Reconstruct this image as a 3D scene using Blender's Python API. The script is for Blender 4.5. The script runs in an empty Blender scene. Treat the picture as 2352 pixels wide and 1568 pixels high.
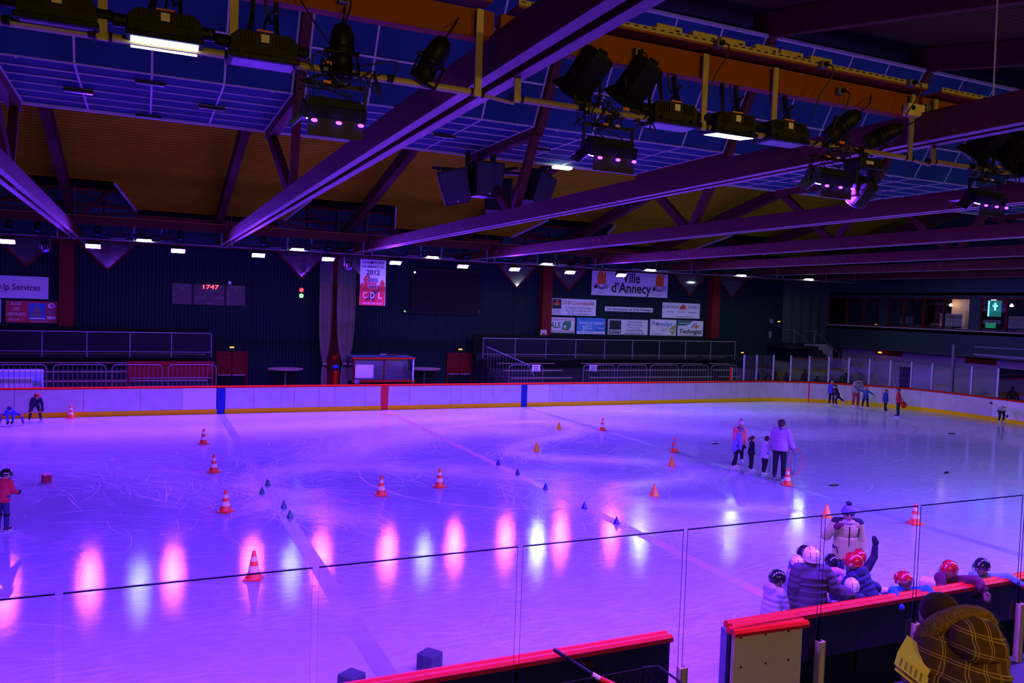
import bpy, math, random
from mathutils import Vector, Matrix, Euler
random.seed(7)
S = bpy.context.scene
COL = S.collection
PI = math.pi
V = Vector

# ------------------------------------------------------------------ camera
cam_data = bpy.data.cameras.new('camera')
cam_data.sensor_width = 36.0
cam_data.lens = 1854.86 * 36.0 / 2352.0
cam_data.clip_end = 300
cam = bpy.data.objects.new('camera', cam_data)
COL.objects.link(cam)
def _cam_axes(yaw, pitch, roll):
    cy, sy, cp, sp = math.cos(yaw), math.sin(yaw), math.cos(pitch), math.sin(pitch)
    f = V((sy*cp, cy*cp, -sp)); r = V((cy, -sy, 0)); u = r.cross(f)
    cr, sr = math.cos(roll), math.sin(roll)
    return cr*r + sr*u, -sr*r + cr*u, f
_r, _u, _f = _cam_axes(.428147, .0437302, .0338933)
_m = Matrix((( _r.x, _u.x, -_f.x, -10.059), (_r.y, _u.y, -_f.y, -35.8711), (_r.z, _u.z, -_f.z, 4.94727), (0, 0, 0, 1)))
cam.matrix_world = _m
S.camera = cam

# ------------------------------------------------------------------ world, exposure
w = bpy.data.worlds.new('world'); S.world = w; w.use_nodes = True
w.node_tree.nodes['Background'].inputs[0].default_value = (.0015, .0015, .004, 1)
w.node_tree.nodes['Background'].inputs[1].default_value = 1
S.view_settings.view_transform = 'Standard'
S.view_settings.look = 'None'
S.view_settings.gamma = 1
S.view_settings.use_curve_mapping = False
S.view_settings.exposure = 0.0
try:
    S.cycles.sample_clamp_indirect = 6
    S.cycles.max_bounces = 7; S.cycles.diffuse_bounces = 4; S.cycles.glossy_bounces = 3
    S.cycles.transparent_max_bounces = 16
    S.cycles.caustics_reflective = False; S.cycles.caustics_refractive = False
except Exception:
    pass

# strengths of the lamps the hall has
LED_COLOR = (.150, .020, 1.0)
LED_STRENGTH = 3600.0
WHITE_COLOR = (.78, .95, 1.0)
WHITE_STRENGTH = 34.0       # floods on the left half
WHITE_STRONG = 420.0        # floods towards the right end
def area_lamp(name, loc, target, size, power, color):
    l = bpy.data.lights.new(name, 'AREA'); l.shape = 'RECTANGLE'; l.size, l.size_y = size; l.energy = power; l.color = color
    o = bpy.data.objects.new(name, l); COL.objects.link(o); o.location = loc
    d = V(target) - V(loc); o.rotation_euler = d.to_track_quat('-Z', 'Y').to_euler()
    return o
# warm lamps over the spectators' stand behind the camera
area_lamp('stand_lamp', (-7.5, -41.5, 8.0), (-7, -29, 5), (2.4, .4), 260, (1, .60, .12))
area_lamp('stand_lamp', (-.8, -41.5, 8.0), (-.8, -29, 4.5), (2.4, .4), 260, (1, .60, .12))

# ------------------------------------------------------------------ materials
MATS = {}
def mat(name, color, rough=.6, metal=0., emit=None, strength=0., noise=0., nscale=6., bump=0., bscale=40., spec=.5, wave=None, alpha=None, coat=0., world=False):
    if name in MATS: return MATS[name]
    m = bpy.data.materials.new(name); m.use_nodes = True; MATS[name] = m
    nt = m.node_tree; N = nt.nodes; L = nt.links; b = N['Principled BSDF']
    b.inputs['Base Color'].default_value = (*color, 1); b.inputs['Roughness'].default_value = rough
    b.inputs['Metallic'].default_value = metal; b.inputs['Specular IOR Level'].default_value = spec
    if coat: b.inputs['Coat Weight'].default_value = coat; b.inputs['Coat Roughness'].default_value = .12
    m.diffuse_color = (*color, 1)
    if emit:
        b.inputs['Emission Color'].default_value = (*emit, 1); b.inputs['Emission Strength'].default_value = strength
    tc = None
    if noise or bump or wave: tc = N.new('ShaderNodeTexCoord')
    col_out = None
    if noise:
        n = N.new('ShaderNodeTexNoise'); n.inputs['Scale'].default_value = nscale; n.inputs['Detail'].default_value = 5
        L.new(N.new('ShaderNodeNewGeometry').outputs['Position'] if world else tc.outputs['Object'], n.inputs['Vector'])
        mx = N.new('ShaderNodeMix'); mx.data_type = 'RGBA'
        mx.inputs[6].default_value = (*[c*(1-noise) for c in color], 1); mx.inputs[7].default_value = (*[min(1, c*(1+noise)) for c in color], 1)
        L.new(n.outputs['Fac'], mx.inputs[0]); L.new(mx.outputs[2], b.inputs['Base Color']); col_out = mx.outputs[2]
    hgt = None
    if wave:  # (axis, period, depth, dark)
        ax, per, depth, dark = wave
        wv = N.new('ShaderNodeTexWave'); wv.bands_direction = ax; wv.inputs['Scale'].default_value = PI*2/per/20*1.0
        wv.inputs['Distortion'].default_value = 0
        L.new(tc.outputs['Object'], wv.inputs['Vector'])
        hgt = wv.outputs['Fac']
        if dark:
            mx = N.new('ShaderNodeMix'); mx.data_type = 'RGBA'; mx.blend_type = 'MULTIPLY'; mx.inputs[0].default_value = 1
            ramp = N.new('ShaderNodeMapRange'); ramp.inputs['To Min'].default_value = 1-dark; ramp.inputs['To Max'].default_value = 1
            L.new(wv.outputs['Fac'], ramp.inputs['Value'])
            cc = N.new('ShaderNodeCombineColor')
            for i in range(3): L.new(ramp.outputs[0], cc.inputs[i])
            if col_out: L.new(col_out, mx.inputs[6])
            else: mx.inputs[6].default_value = (*color, 1)
            L.new(cc.outputs[0], mx.inputs[7]); L.new(mx.outputs[2], b.inputs['Base Color'])
        bump = depth
    elif bump:
        n2 = N.new('ShaderNodeTexNoise'); n2.inputs['Scale'].default_value = bscale; n2.inputs['Detail'].default_value = 4
        L.new(tc.outputs['Object'], n2.inputs['Vector']); hgt = n2.outputs['Fac']
    if hgt and bump:
        bp = N.new('ShaderNodeBump'); bp.inputs['Strength'].default_value = min(1, bump*20) if wave else bump
        bp.inputs['Distance'].default_value = .03 if wave else .02
        L.new(hgt, bp.inputs['Height']); L.new(bp.outputs[0], b.inputs['Normal'])
    return m
def glass_mat(name, tint=(.93, .94, 1), f0=.03, rough=.02):
    if name in MATS: return MATS[name]
    m = bpy.data.materials.new(name); m.use_nodes = True; MATS[name] = m
    nt = m.node_tree; N = nt.nodes; L = nt.links; N.clear()
    out = N.new('ShaderNodeOutputMaterial'); mix = N.new('ShaderNodeMixShader'); tr = N.new('ShaderNodeBsdfTransparent'); gl = N.new('ShaderNodeBsdfGlossy')
    fr = N.new('ShaderNodeFresnel'); fr.inputs['IOR'].default_value = 1.45
    mul = N.new('ShaderNodeMath'); mul.operation = 'MULTIPLY'; mul.inputs[1].default_value = f0/.034
    tr.inputs[0].default_value = (*tint, 1); gl.inputs['Roughness'].default_value = rough; gl.inputs[0].default_value = (1, 1, 1, 1)
    L.new(fr.outputs[0], mul.inputs[0]); L.new(mul.outputs[0], mix.inputs[0]); L.new(tr.outputs[0], mix.inputs[1]); L.new(gl.outputs[0], mix.inputs[2]); L.new(mix.outputs[0], out.inputs[0])
    return m
def net_mat(name, color, opacity):
    m = bpy.data.materials.new(name); m.use_nodes = True; MATS[name] = m
    nt = m.node_tree; N = nt.nodes; L = nt.links; N.clear()
    out = N.new('ShaderNodeOutputMaterial'); mix = N.new('ShaderNodeMixShader'); tr = N.new('ShaderNodeBsdfTransparent'); df = N.new('ShaderNodeBsdfDiffuse')
    df.inputs[0].default_value = (*color, 1); mix.inputs[0].default_value = opacity
    L.new(tr.outputs[0], mix.inputs[1]); L.new(df.outputs[0], mix.inputs[2]); L.new(mix.outputs[0], out.inputs[0])
    return m

M = dict(
 white=mat('white_board', (.58, .56, .41), .45, noise=.22, nscale=2.2, world=True),
 white_clean=mat('white_clean_board', (.74, .7, .54), .4),
 yellow=mat('yellow_kick', (1.0, .72, .003), .6, spec=.08), red_rail=mat('red_rail', (.62, .018, .003), .4, noise=.15, nscale=9, spec=.1),
 red_stripe=mat('red_stripe', (.75, .02, .03), .5, spec=.2), blue_stripe=mat('blue_stripe', (.008, .025, .27), .5, spec=.2),
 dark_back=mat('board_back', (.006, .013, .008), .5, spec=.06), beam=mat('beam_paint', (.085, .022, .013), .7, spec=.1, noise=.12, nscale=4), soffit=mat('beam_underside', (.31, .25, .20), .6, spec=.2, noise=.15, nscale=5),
 rafter=mat('rafter_paint', (.06, .018, .016), .7, spec=.08), red_steel=mat('red_steel', (.14, .009, .009), .6, spec=.12),
 purlin=mat('orange_wood', (.24, .06, .008), .6, spec=.1, noise=.18, nscale=5), pipe=mat('pipe_steel', (.42, .34, .14), .5, .2),
 pipe_far=mat('rig_steel', (.14, .14, .15), .5, .3), black=mat('black_metal', (.008, .008, .009), .5, spec=.2), black_matt=mat('black_matt', (.008, .008, .009), .8),
 charcoal=mat('charcoal', (.024, .021, .013), .6, spec=.2), grey=mat('grey_metal', (.13, .13, .13), .5, .3), alu=mat('aluminium', (.66, .64, .66), .35, .5),
 label=mat('pale_label', (.8, .75, .55), .6), cream=mat('cream_panel', (.66, .58, .24), .55, noise=.06), wall=mat('wall_cladding', (.012, .026, .034), .7, spec=.1, wave=('X', .16, .02, .55)),
 wall_green=mat('green_cladding', (.012, .045, .05), .6, wave=('Y', .12, .02, .5)), screen=mat('projection_screen', (.018, .011, .018), .9, spec=.1),
 concrete=mat('dark_concrete', (.025, .023, .03), .8, noise=.3, nscale=2), stand=mat('stand_dark', (.018, .018, .02), .8, spec=.1), plank=mat('bench_wood', (.2, .14, .09), .6, noise=.2, nscale=8),
 pale_wall=mat('pale_wall', (.36, .3, .33), .8, noise=.1, nscale=2), door_red=mat('door_red', (.16, .005, .008), .55, spec=.12), door_dark=mat('door_dark', (.008, .009, .010), .6, spec=.1),
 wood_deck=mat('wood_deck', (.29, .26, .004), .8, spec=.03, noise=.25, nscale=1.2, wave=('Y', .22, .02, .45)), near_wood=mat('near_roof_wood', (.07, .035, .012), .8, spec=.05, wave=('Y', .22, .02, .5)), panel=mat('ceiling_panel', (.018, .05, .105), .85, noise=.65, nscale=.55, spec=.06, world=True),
 trim=mat('white_trim', (.44, .40, .36), .7, spec=.2), sign_white=mat('sign_white', (.7, .68, .72), .5), ink=mat('sign_ink', (.012, .01, .02), .6), ink_red=mat('sign_red', (.6, .02, .02), .5),
 ink_blue=mat('sign_blue', (.02, .12, .5), .5), ink_green=mat('sign_green', (.03, .22, .08), .5), ink_grey=mat('sign_grey', (.2, .17, .2), .6), ink_white=mat('sign_letter_white', (.85, .85, .88), .5),
 ink_orange=mat('sign_orange', (.8, .16, .02), .5), ink_olive=mat('sign_olive', (.3, .36, .05), .5), ink_teal=mat('sign_teal', (.02, .14, .1), .5),
 score=mat('scoreboard_face', (.05, .018, .025), .5), led_digit=mat('led_digit', (.2, 0, 0), .5, emit=(1, .03, .03), strength=9), amber=mat('exit_lamp', (.2, .05, 0), .5, emit=(1, .34, .03), strength=2.6),
 led=mat('led_wash_light', (.1, .1, .1), .5, emit=LED_COLOR, strength=LED_STRENGTH), flood=mat('flood_light', (.1, .1, .1), .5, emit=WHITE_COLOR, strength=WHITE_STRENGTH), flood_strong=mat('flood_light_strong', (.1, .1, .1), .5, emit=WHITE_COLOR, strength=WHITE_STRONG),
 lens_off=mat('lens_off', (.25, .25, .3), .25), led_small=mat('led_lens_small', (.1, .1, .1), .5, emit=LED_COLOR, strength=14), green_led=mat('green_led', (0, .2, 0), .5, emit=(.1, 1, .1), strength=7),
 red_led=mat('red_led', (.2, 0, 0), .5, emit=(1, .02, .03), strength=6), lit_white=mat('lit_panel', (.4, .4, .4), .5, emit=(.8, 1, 1), strength=4),
 teal_glow=mat('teal_poster', (.02, .2, .16), .5, emit=(.01, .35, .25), strength=.55), teal_bright=mat('teal_bright', (.1, .4, .4), .5, emit=(.25, 1, .95), strength=2.2), warm_bulb=mat('warm_bulb', (.5, .3, .2), .5, emit=(1, .5, .25), strength=30),
 beige_wall=mat('beige_wall', (.5, .4, .3), .8), dark_room=mat('dark_room', (.02, .018, .022), .8), mirror_glass=mat('dark_window_glass', (.3, .3, .26), .06, metal=.75), skylight=mat('skylight_glass', (.02, .07, .06), .4, spec=.15),
 cable=mat('cable_black', (.006, .006, .006), .6), orange_clip=mat('orange_clip', (.9, .22, .02), .5), pcb=mat('tray_steel', (.40, .33, .14), .5),
 cone_orange=mat('cone_orange', (.95, .09, .015), .45), cone_white=mat('cone_white', (.85, .83, .85), .45), cone_yellow=mat('cone_yellow', (.95, .5, .02), .45), cone_amber=mat('cone_amber', (.95, .33, .03), .45),
 cone_green=mat('cone_green', (.01, .16, .1), .3), cone_blue=mat('cone_blue', (.015, .01, .22), .35), foam_dark=mat('foam_dark', (.04, .05, .045), .85, bump=.2), foam_beige=mat('foam_beige', (.6, .42, .2), .8), box_red=mat('red_box', (.55, .01, .04), .5),
 glass=glass_mat('clear_glass'), glass_far=glass_mat('end_glass', (.85, .87, .95), .07), edge=mat('glass_edge', (.012, .012, .06), .3, spec=.2), skin=mat('skin', (.55, .3, .2), .55), skin_dark=mat('skin_brown', (.2, .09, .05), .55),
 net=net_mat('net_mesh', (.55, .55, .5), .22), net_thin=net_mat('net_thin', (.4, .42, .36), .07), curtain=mat('curtain_cloth', (.24, .18, .13), .9, bump=.3, bscale=6),
)

# ------------------------------------------------------------------ mesh helpers
class MB:
    def __init__(s): s.v = []; s.f = []; s.mi = []; s.cur = 0
    def slot(s, i): s.cur = i; return s
    def add(s, vs, fs):
        o = len(s.v); s.v += [tuple(p) for p in vs]
        for f in fs: s.f.append(tuple(o+i for i in f)); s.mi.append(s.cur)
        return s
    def box(s, c, d, rot=None):
        x, y, z = d[0]/2, d[1]/2, d[2]/2
        P = [V((a*x, b*y, e*z)) for a, b, e in ((-1,-1,-1),(1,-1,-1),(1,1,-1),(-1,1,-1),(-1,-1,1),(1,-1,1),(1,1,1),(-1,1,1))]
        if rot is not None:
            R = rot if isinstance(rot, Matrix) else Euler(rot).to_matrix()
            P = [R @ p for p in P]
        return s.add([p + V(c) for p in P], [(0,3,2,1),(4,5,6,7),(0,1,5,4),(1,2,6,5),(2,3,7,6),(3,0,4,7)])
    def bbox(s, c, d, b=.01, rot=None):  # bevelled box
        x, y, z = d[0]/2, d[1]/2, d[2]/2; b = min(b, x*.9, y*.9, z*.9)
        bm = _bev(x, y, z, b); R = Euler(rot).to_matrix() if rot is not None else Matrix.Identity(3)
        return s.add([R @ V(p) + V(c) for p in bm[0]], bm[1])
    def span(s, lo, hi): return s.box([(a+b)/2 for a, b in zip(lo, hi)], [abs(b-a) for a, b in zip(lo, hi)])
    def bar(s, p, q, w, h=None, up=(0, 0, 1)):
        p, q = V(p), V(q); h = h or w; d = (q-p); n = d.normalized(); u = V(up)
        if abs(n.dot(u)) > .99: u = V((0, 1, 0))
        a = n.cross(u).normalized(); u = a.cross(n)
        R = Matrix((a, n, u)).transposed()
        return s.box((p+q)/2, (w, d.length, h), R)
    def tube(s, pts, r, seg=8, r2=None, cap=True):
        pts = [V(p) for p in pts]; n = len(pts); vs = []; prev = None
        for i, p in enumerate(pts):
            d = (pts[min(i+1, n-1)] - pts[max(i-1, 0)]).normalized()
            if prev is None:
                a = d.cross(V((0, 0, 1))); a = a if a.length > .05 else d.cross(V((0, 1, 0)))
            else: a = prev - d*prev.dot(d)
            a.normalize(); prev = a; b = d.cross(a)
            rr = r if r2 is None else r + (r2-r)*i/(n-1)
            vs += [p + a*(math.cos(2*PI*k/seg)*rr) + b*(math.sin(2*PI*k/seg)*rr) for k in range(seg)]
        fs = [(i*seg+k, i*seg+(k+1) % seg, (i+1)*seg+(k+1) % seg, (i+1)*seg+k) for i in range(n-1) for k in range(seg)]
        if cap: fs += [tuple(range(seg-1, -1, -1)), tuple((n-1)*seg+k for k in range(seg))]
        return s.add(vs, fs)
    def cable(s, pts, r, seg=6, k=5):  # smooth tube through the points
        P = [V(p) for p in pts]; Q = [P[0]*2-P[1]]+P+[P[-1]*2-P[-2]]; out = []
        for i in range(1, len(Q)-2):
            for j in range(k):
                t = j/k; a, b, c, d = Q[i-1:i+3]
                out.append(.5*((2*b)+(c-a)*t+(2*a-5*b+4*c-d)*t*t+(3*b-a-3*c+d)*t**3))
        return s.tube(out+[P[-1]], r, seg)
    def lathe(s, prof, seg=16, c=(0, 0, 0), R=None, cap=True):
        vs = []; n = len(prof); R = R or Matrix.Identity(3); c = V(c)
        for r, z in prof: vs += [R @ V((r*math.cos(2*PI*k/seg), r*math.sin(2*PI*k/seg), z)) + c for k in range(seg)]
        fs = [(i*seg+k, i*seg+(k+1) % seg, (i+1)*seg+(k+1) % seg, (i+1)*seg+k) for i in range(n-1) for k in range(seg)]
        if cap: fs += [tuple(range(seg-1, -1, -1)), tuple((n-1)*seg+k for k in range(seg))]
        return s.add(vs, fs)
    def ell(s, c, r, R=None, seg=14, ring=9):
        R = R or Matrix.Identity(3); c = V(c); vs = [R @ V((0, 0, -r[2])) + c]
        for i in range(1, ring):
            t = -PI/2 + PI*i/ring
            vs += [R @ V((r[0]*math.cos(t)*math.cos(2*PI*k/seg), r[1]*math.cos(t)*math.sin(2*PI*k/seg), r[2]*math.sin(t))) + c for k in range(seg)]
        vs.append(R @ V((0, 0, r[2])) + c); e = len(vs)-1
        fs = [(0, 1+(k+1) % seg, 1+k) for k in range(seg)]
        fs += [(1+i*seg+k, 1+i*seg+(k+1) % seg, 1+(i+1)*seg+(k+1) % seg, 1+(i+1)*seg+k) for i in range(ring-2) for k in range(seg)]
        fs += [(1+(ring-2)*seg+k, 1+(ring-2)*seg+(k+1) % seg, e) for k in range(seg)]
        return s.add(vs, fs)
    def caps(s, p, q, r1, r2, seg=12):  # tapered capsule
        p, q = V(p), V(q); d = (q-p); L = d.length
        if L < 1e-5: return s.ell(p, (r1, r1, r1))
        R = d.to_track_quat('Z', 'Y').to_matrix(); prof = []
        for i in range(4): t = -PI/2 + (PI/2)*(i+.3)/4; prof.append((r1*math.cos(t), r1*math.sin(t)))
        prof.append((r1, 0)); prof.append(((r1+r2)/2, L/2)); prof.append((r2, L))
        for i in range(1, 4): t = (PI/2)*(i-.05)/3.3; prof.append((r2*math.cos(t), L + r2*math.sin(t)))
        return s.lathe(prof, seg, p, R)
    def prism(s, poly, t, c=(0, 0, 0), R=None):  # polygon in local XZ, thickness t along local Y (centred)
        R = R or Matrix.Identity(3); c = V(c); n = len(poly)
        vs = [R @ V((x, -t/2, z)) + c for x, z in poly] + [R @ V((x, t/2, z)) + c for x, z in poly]
        return s.add(vs, [tuple(range(n)), tuple(range(2*n-1, n-1, -1))] + [((i+1) % n, i, n+i, n+(i+1) % n) for i in range(n)])
    def sweep(s, path, prof, closed=True):  # path: [(x,y,nx,ny)], prof: [(offset, z)] closed outline
        n = len(prof); vs = []
        for x, y, nx, ny in path: vs += [(x+nx*o, y+ny*o, z) for o, z in prof]
        fs = [(i*n+k, i*n+(k+1) % n, (i+1)*n+(k+1) % n, (i+1)*n+k) for i in range(len(path)-1) for k in range(n)]
        fs += [tuple(range(n-1, -1, -1)), tuple((len(path)-1)*n+k for k in range(n))]
        return s.add(vs, fs)
    def build(s, name, mats, parent=None, smooth=False, loc=None, rot=None):
        me = bpy.data.meshes.new(name); me.from_pydata(s.v, [], s.f)
        for m_ in (mats if isinstance(mats, (list, tuple)) else [mats]): me.materials.append(m_)
        if any(s.mi): me.polygons.foreach_set('material_index', s.mi)
        if smooth: me.polygons.foreach_set('use_smooth', [True]*len(s.f))
        me.update()
        o = bpy.data.objects.new(name, me); COL.objects.link(o)
        if parent: o.parent = parent
        if loc: o.location = loc
        if rot: o.rotation_euler = rot
        return o
_bc = {}
def _bev(x, y, z, b):
    import bmesh
    bm = bmesh.new(); bmesh.ops.create_cube(bm, size=1)
    for v in bm.verts: v.co = (v.co.x*2*x, v.co.y*2*y, v.co.z*2*z)
    bmesh.ops.bevel(bm, geom=bm.edges[:], offset=b, segments=2, affect='EDGES', profile=.5)
    bm.verts.index_update(); r = ([tuple(v.co) for v in bm.verts], [tuple(v.index for v in f.verts) for f in bm.faces]); bm.free()
    return r
def tag(o, label=None, cat=None, group=None, kind=None):
    if label: o['label'] = label
    if cat: o['category'] = cat
    if group: o['group'] = group
    if kind: o['kind'] = kind
    return o
def thing(name, label, cat, loc=(0, 0, 0), rz=0, group=None, rot=None):
    o = bpy.data.objects.new(name, None); COL.objects.link(o); o.location = loc; o.empty_display_size = .2
    o.rotation_euler = rot or (0, 0, rz)
    return tag(o, label, cat, group)
def setting(name, label=None):
    o = bpy.data.objects.new(name, None); COL.objects.link(o); o['kind'] = 'structure'
    if label: o['label'] = label
    return o
def struct(o, label=None):
    o['kind'] = 'structure'
    if label: o['label'] = label
    return o
def kids(o): return [c for c in bpy.data.objects if c.parent == o]
def dup(root, loc=None, rz=None, label=None, group=None, rot=None):
    def cp(o, par):
        c = o.copy(); COL.objects.link(c); c.parent = par
        for ch in list(o.children): cp(ch, c)
        return c
    r = cp(root, root.parent)
    if loc is not None: r.location = loc
    if rz is not None: r.rotation_euler = (0, 0, rz)
    if rot is not None: r.rotation_euler = rot
    if label: r['label'] = label
    if group: r['group'] = group
    return r
FIT = []
def text(s, c, w, h, m, parent, name='lettering', rot=(PI/2, 0, 0), shear=0., bold=0., ex=.004):
    cu = bpy.data.curves.new(name, 'FONT'); cu.body = s; cu.align_x = 'CENTER'; cu.align_y = 'CENTER'; cu.extrude = ex; cu.shear = shear; cu.offset = bold
    cu.resolution_u = 3
    o = bpy.data.objects.new(name, cu); COL.objects.link(o); cu.materials.append(m); o.parent = parent; o.location = c; o.rotation_euler = rot
    FIT.append((o, w, h)); return o
def fit_text():
    bpy.context.view_layer.update(); dg = bpy.context.evaluated_depsgraph_get()
    for o, w, h in FIT:
        d = o.dimensions
        sc = (w/d.x, h/d.y if h else w/d.x, 1) if d.x > 1e-4 and d.y > 1e-4 else (1, 1, 1)
        me = bpy.data.meshes.new_from_object(o.evaluated_get(dg)); nm = o.name
        n = bpy.data.objects.new('tmp', me); COL.objects.link(n); n.parent = o.parent; n.location = o.location; n.rotation_euler = o.rotation_euler; n.scale = sc
        bpy.data.objects.remove(o); n.name = nm
# ------------------------------------------------------------------ ice
def in_rink(x, y, m=0.):
    X0, X1, Y0, Y1, R = -29., 28.9, -28.1, 0., 7.4
    x0, x1, y0, y1 = X0-m, X1+m, Y0-m, Y1+m
    if not (x0 <= x <= x1 and y0 <= y <= y1): return False
    cx = min(max(x, X0+R), X1-R); cy = min(max(y, Y0+R), Y1-R)
    return math.hypot(x-cx, y-cy) <= R+m
TRAILS = [(.5, 1.0, [(-.05,-6.27),(2.43,-5.06),(4.81,-4.65),(6.3,-5.23),(6.25,-7.03),(4.91,-8.43),(3.18,-9.25),(1.85,-10.42),(1.43,-11.5),(2.02,-12.28),(3.26,-12.99),(4.58,-13.56),(5.6,-14.4),(5.8,-15.4),(4.9,-16.3),(3.49,-16.62),(2.28,-16.68),(1.48,-17.28),(1.25,-18.2),(2.17,-18.9),(3.37,-19.4),(4.7,-20.11)]),
 (.75, .75, [(-7.3,-13.5),(-6.6,-12.3),(-5.18,-11.86),(-3.69,-12.26),(-2.9,-13.1)]), (.6, .75, [(-7.6,-13.64),(-7.3,-14.5),(-6.29,-15.3),(-7.1,-15.9),(-6.3,-16.9),(-5.9,-17.8)]),
 (1.5, .8, [(-4.31,-10.3),(-2.73,-8.62),(-.69,-7.18),(1.82,-6.11),(3.33,-6.99)]), (1.5, .55, [(8.2,-6.2),(11.,-8.6),(14.,-10.4),(19.,-10.4),(24.,-10.8)]),
 (1.3, .5, [(11.6,-2.6),(15.7,-4.1),(20.5,-5.),(23.3,-7.9)]), (1.3, .6, [(-1.6,-13.4),(.9,-15.4),(.5,-17.8),(1.2,-20.5),(3.2,-21.8)]), (1.2, .55, [(-14,-4),(-10,-4.6),(-4,-4),(3,-3.4)]), (1.5, .4, [(-13,-9.5),(-10,-11.5),(-9.,-14)])]
def seg_d(px, py, a, b):
    dx, dy = b[0]-a[0], b[1]-a[1]; t = max(0, min(1, ((px-a[0])*dx+(py-a[1])*dy)/(dx*dx+dy*dy+1e-9)))
    return math.hypot(px-a[0]-t*dx, py-a[1]-t*dy)
def ice_sheet():
    NX, NY, st = 290, 141, .2
    xs = [-29.05+i*st for i in range(NX+1)]; ys = [-28.15+j*st for j in range(NY+1)]
    vs = [(x, y, 0) for y in ys for x in xs]; fs = []
    for j in range(NY):
        for i in range(NX):
            if in_rink((xs[i]+xs[i+1])/2, (ys[j]+ys[j+1])/2, .12): fs.append((j*(NX+1)+i, j*(NX+1)+i+1, (j+1)*(NX+1)+i+1, (j+1)*(NX+1)+i))
    me = bpy.data.meshes.new('floor'); me.from_pydata(vs, [], fs)
    sn = [0.]*len(vs)
    for wd, amt, pts in TRAILS:
        for a, b in zip(pts, pts[1:]):
            i0 = max(0, int((min(a[0], b[0])-2.2*wd+29.05)/st)); i1 = min(NX, int((max(a[0], b[0])+2.2*wd+29.05)/st)+1)
            j0 = max(0, int((min(a[1], b[1])-2.2*wd+28.15)/st)); j1 = min(NY, int((max(a[1], b[1])+2.2*wd+28.15)/st)+1)
            for j in range(j0, j1+1):
                for i in range(i0, i1+1):
                    d = seg_d(xs[i], ys[j], a, b); g = amt*math.exp(-(d/wd)**2); k = j*(NX+1)+i
                    if g > sn[k]: sn[k] = g
    at_ = me.attributes.new('snow', 'FLOAT', 'POINT'); at_.data.foreach_set('value', sn)
    m = bpy.data.materials.new('ice'); m.use_nodes = True; nt = m.node_tree; N = nt.nodes; L = nt.links; b = N['Principled BSDF']
    tc = N.new('ShaderNodeTexCoord'); att = N.new('ShaderNodeAttribute'); att.attribute_name = 'snow'
    def noise(sc, det=6, vec=None, rough=.6):
        n = N.new('ShaderNodeTexNoise'); n.inputs['Scale'].default_value = sc; n.inputs['Detail'].default_value = det; n.inputs['Roughness'].default_value = rough
        L.new(vec or tc.outputs['Object'], n.inputs['Vector']); return n.outputs['Fac']
    def mth(op, a, c=None, d=None):
        n = N.new('ShaderNodeMath'); n.operation = op
        for i, x in enumerate((a, c, d)):
            if x is None: continue
            if isinstance(x, (int, float)): n.inputs[i].default_value = x
            else: L.new(x, n.inputs[i])
        n.use_clamp = op in ('ADD', 'MULTIPLY'); return n.outputs[0]
    mp = N.new('ShaderNodeMapping'); mp.inputs['Scale'].default_value = (.45, 1.5, 1); L.new(tc.outputs['Object'], mp.inputs['Vector'])
    mp2 = N.new('ShaderNodeMapping'); mp2.inputs['Scale'].default_value = (1.0, 4.5, 1); mp2.inputs['Rotation'].default_value = (0, 0, .35); L.new(tc.outputs['Object'], mp2.inputs['Vector'])
    big = noise(.16, 3); fine = noise(2.2, 7, mp.outputs[0], .7); streak = noise(2.6, 8, mp2.outputs[0], .75)
    st_ = mth('MULTIPLY', mth('SUBTRACT', streak, .42), 3.2)
    broken = mth('MULTIPLY', att.outputs['Fac'], mth('ADD', mth('MULTIPLY', fine, 1.1), .1))
    snow = mth('ADD', broken, mth('MULTIPLY', st_, mth('MULTIPLY', mth('SUBTRACT', big, .3), 1.5)))
    mx = N.new('ShaderNodeMix'); mx.data_type = 'RGBA'; mx.inputs[6].default_value = (.36, .39, .50, 1); mx.inputs[7].default_value = (.90, .90, .93, 1)
    L.new(snow, mx.inputs[0]); L.new(mx.outputs[2], b.inputs['Base Color'])
    rr = mth('ADD', mth('MULTIPLY', snow, .28), mth('ADD', mth('MULTIPLY', mth('MULTIPLY', fine, noise(14., 4, mp2.outputs[0])), .15), .02)); L.new(rr, b.inputs['Roughness'])
    b.inputs['IOR'].default_value = 1.31; b.inputs['Specular IOR Level'].default_value = .26
    bp = N.new('ShaderNodeBump'); bp.inputs['Strength'].default_value = .05; bp.inputs['Distance'].default_value = .02
    hf = noise(9., 5, mp2.outputs[0], .7); L.new(mth('MULTIPLY', streak, hf), bp.inputs['Height']); L.new(bp.outputs[0], b.inputs['Normal'])
    me.materials.append(m); o = bpy.data.objects.new('floor', me); COL.objects.link(o); struct(o, 'white skating ice inside the boards, scored with skate tracks')
    def paint(col, amt, sc):
        p = bpy.data.materials.new('ice_paint'); p.use_nodes = True; nt = p.node_tree; b = nt.nodes['Principled BSDF']
        b.inputs['Roughness'].default_value = .34; b.inputs['IOR'].default_value = 1.31; b.inputs['Specular IOR Level'].default_value = .26
        tc = nt.nodes.new('ShaderNodeTexCoord'); n = nt.nodes.new('ShaderNodeTexNoise'); n.inputs['Scale'].default_value = sc; n.inputs['Detail'].default_value = 6
        nt.links.new(tc.outputs['Object'], n.inputs['Vector']); mr = nt.nodes.new('ShaderNodeMapRange'); mr.inputs['From Min'].default_value = .3; mr.inputs['From Max'].default_value = .7; mr.inputs['To Max'].default_value = amt
        mx = nt.nodes.new('ShaderNodeMix'); mx.data_type = 'RGBA'; mx.inputs[6].default_value = (.34, .36, .48, 1); mx.inputs[7].default_value = (*col, 1)
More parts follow.
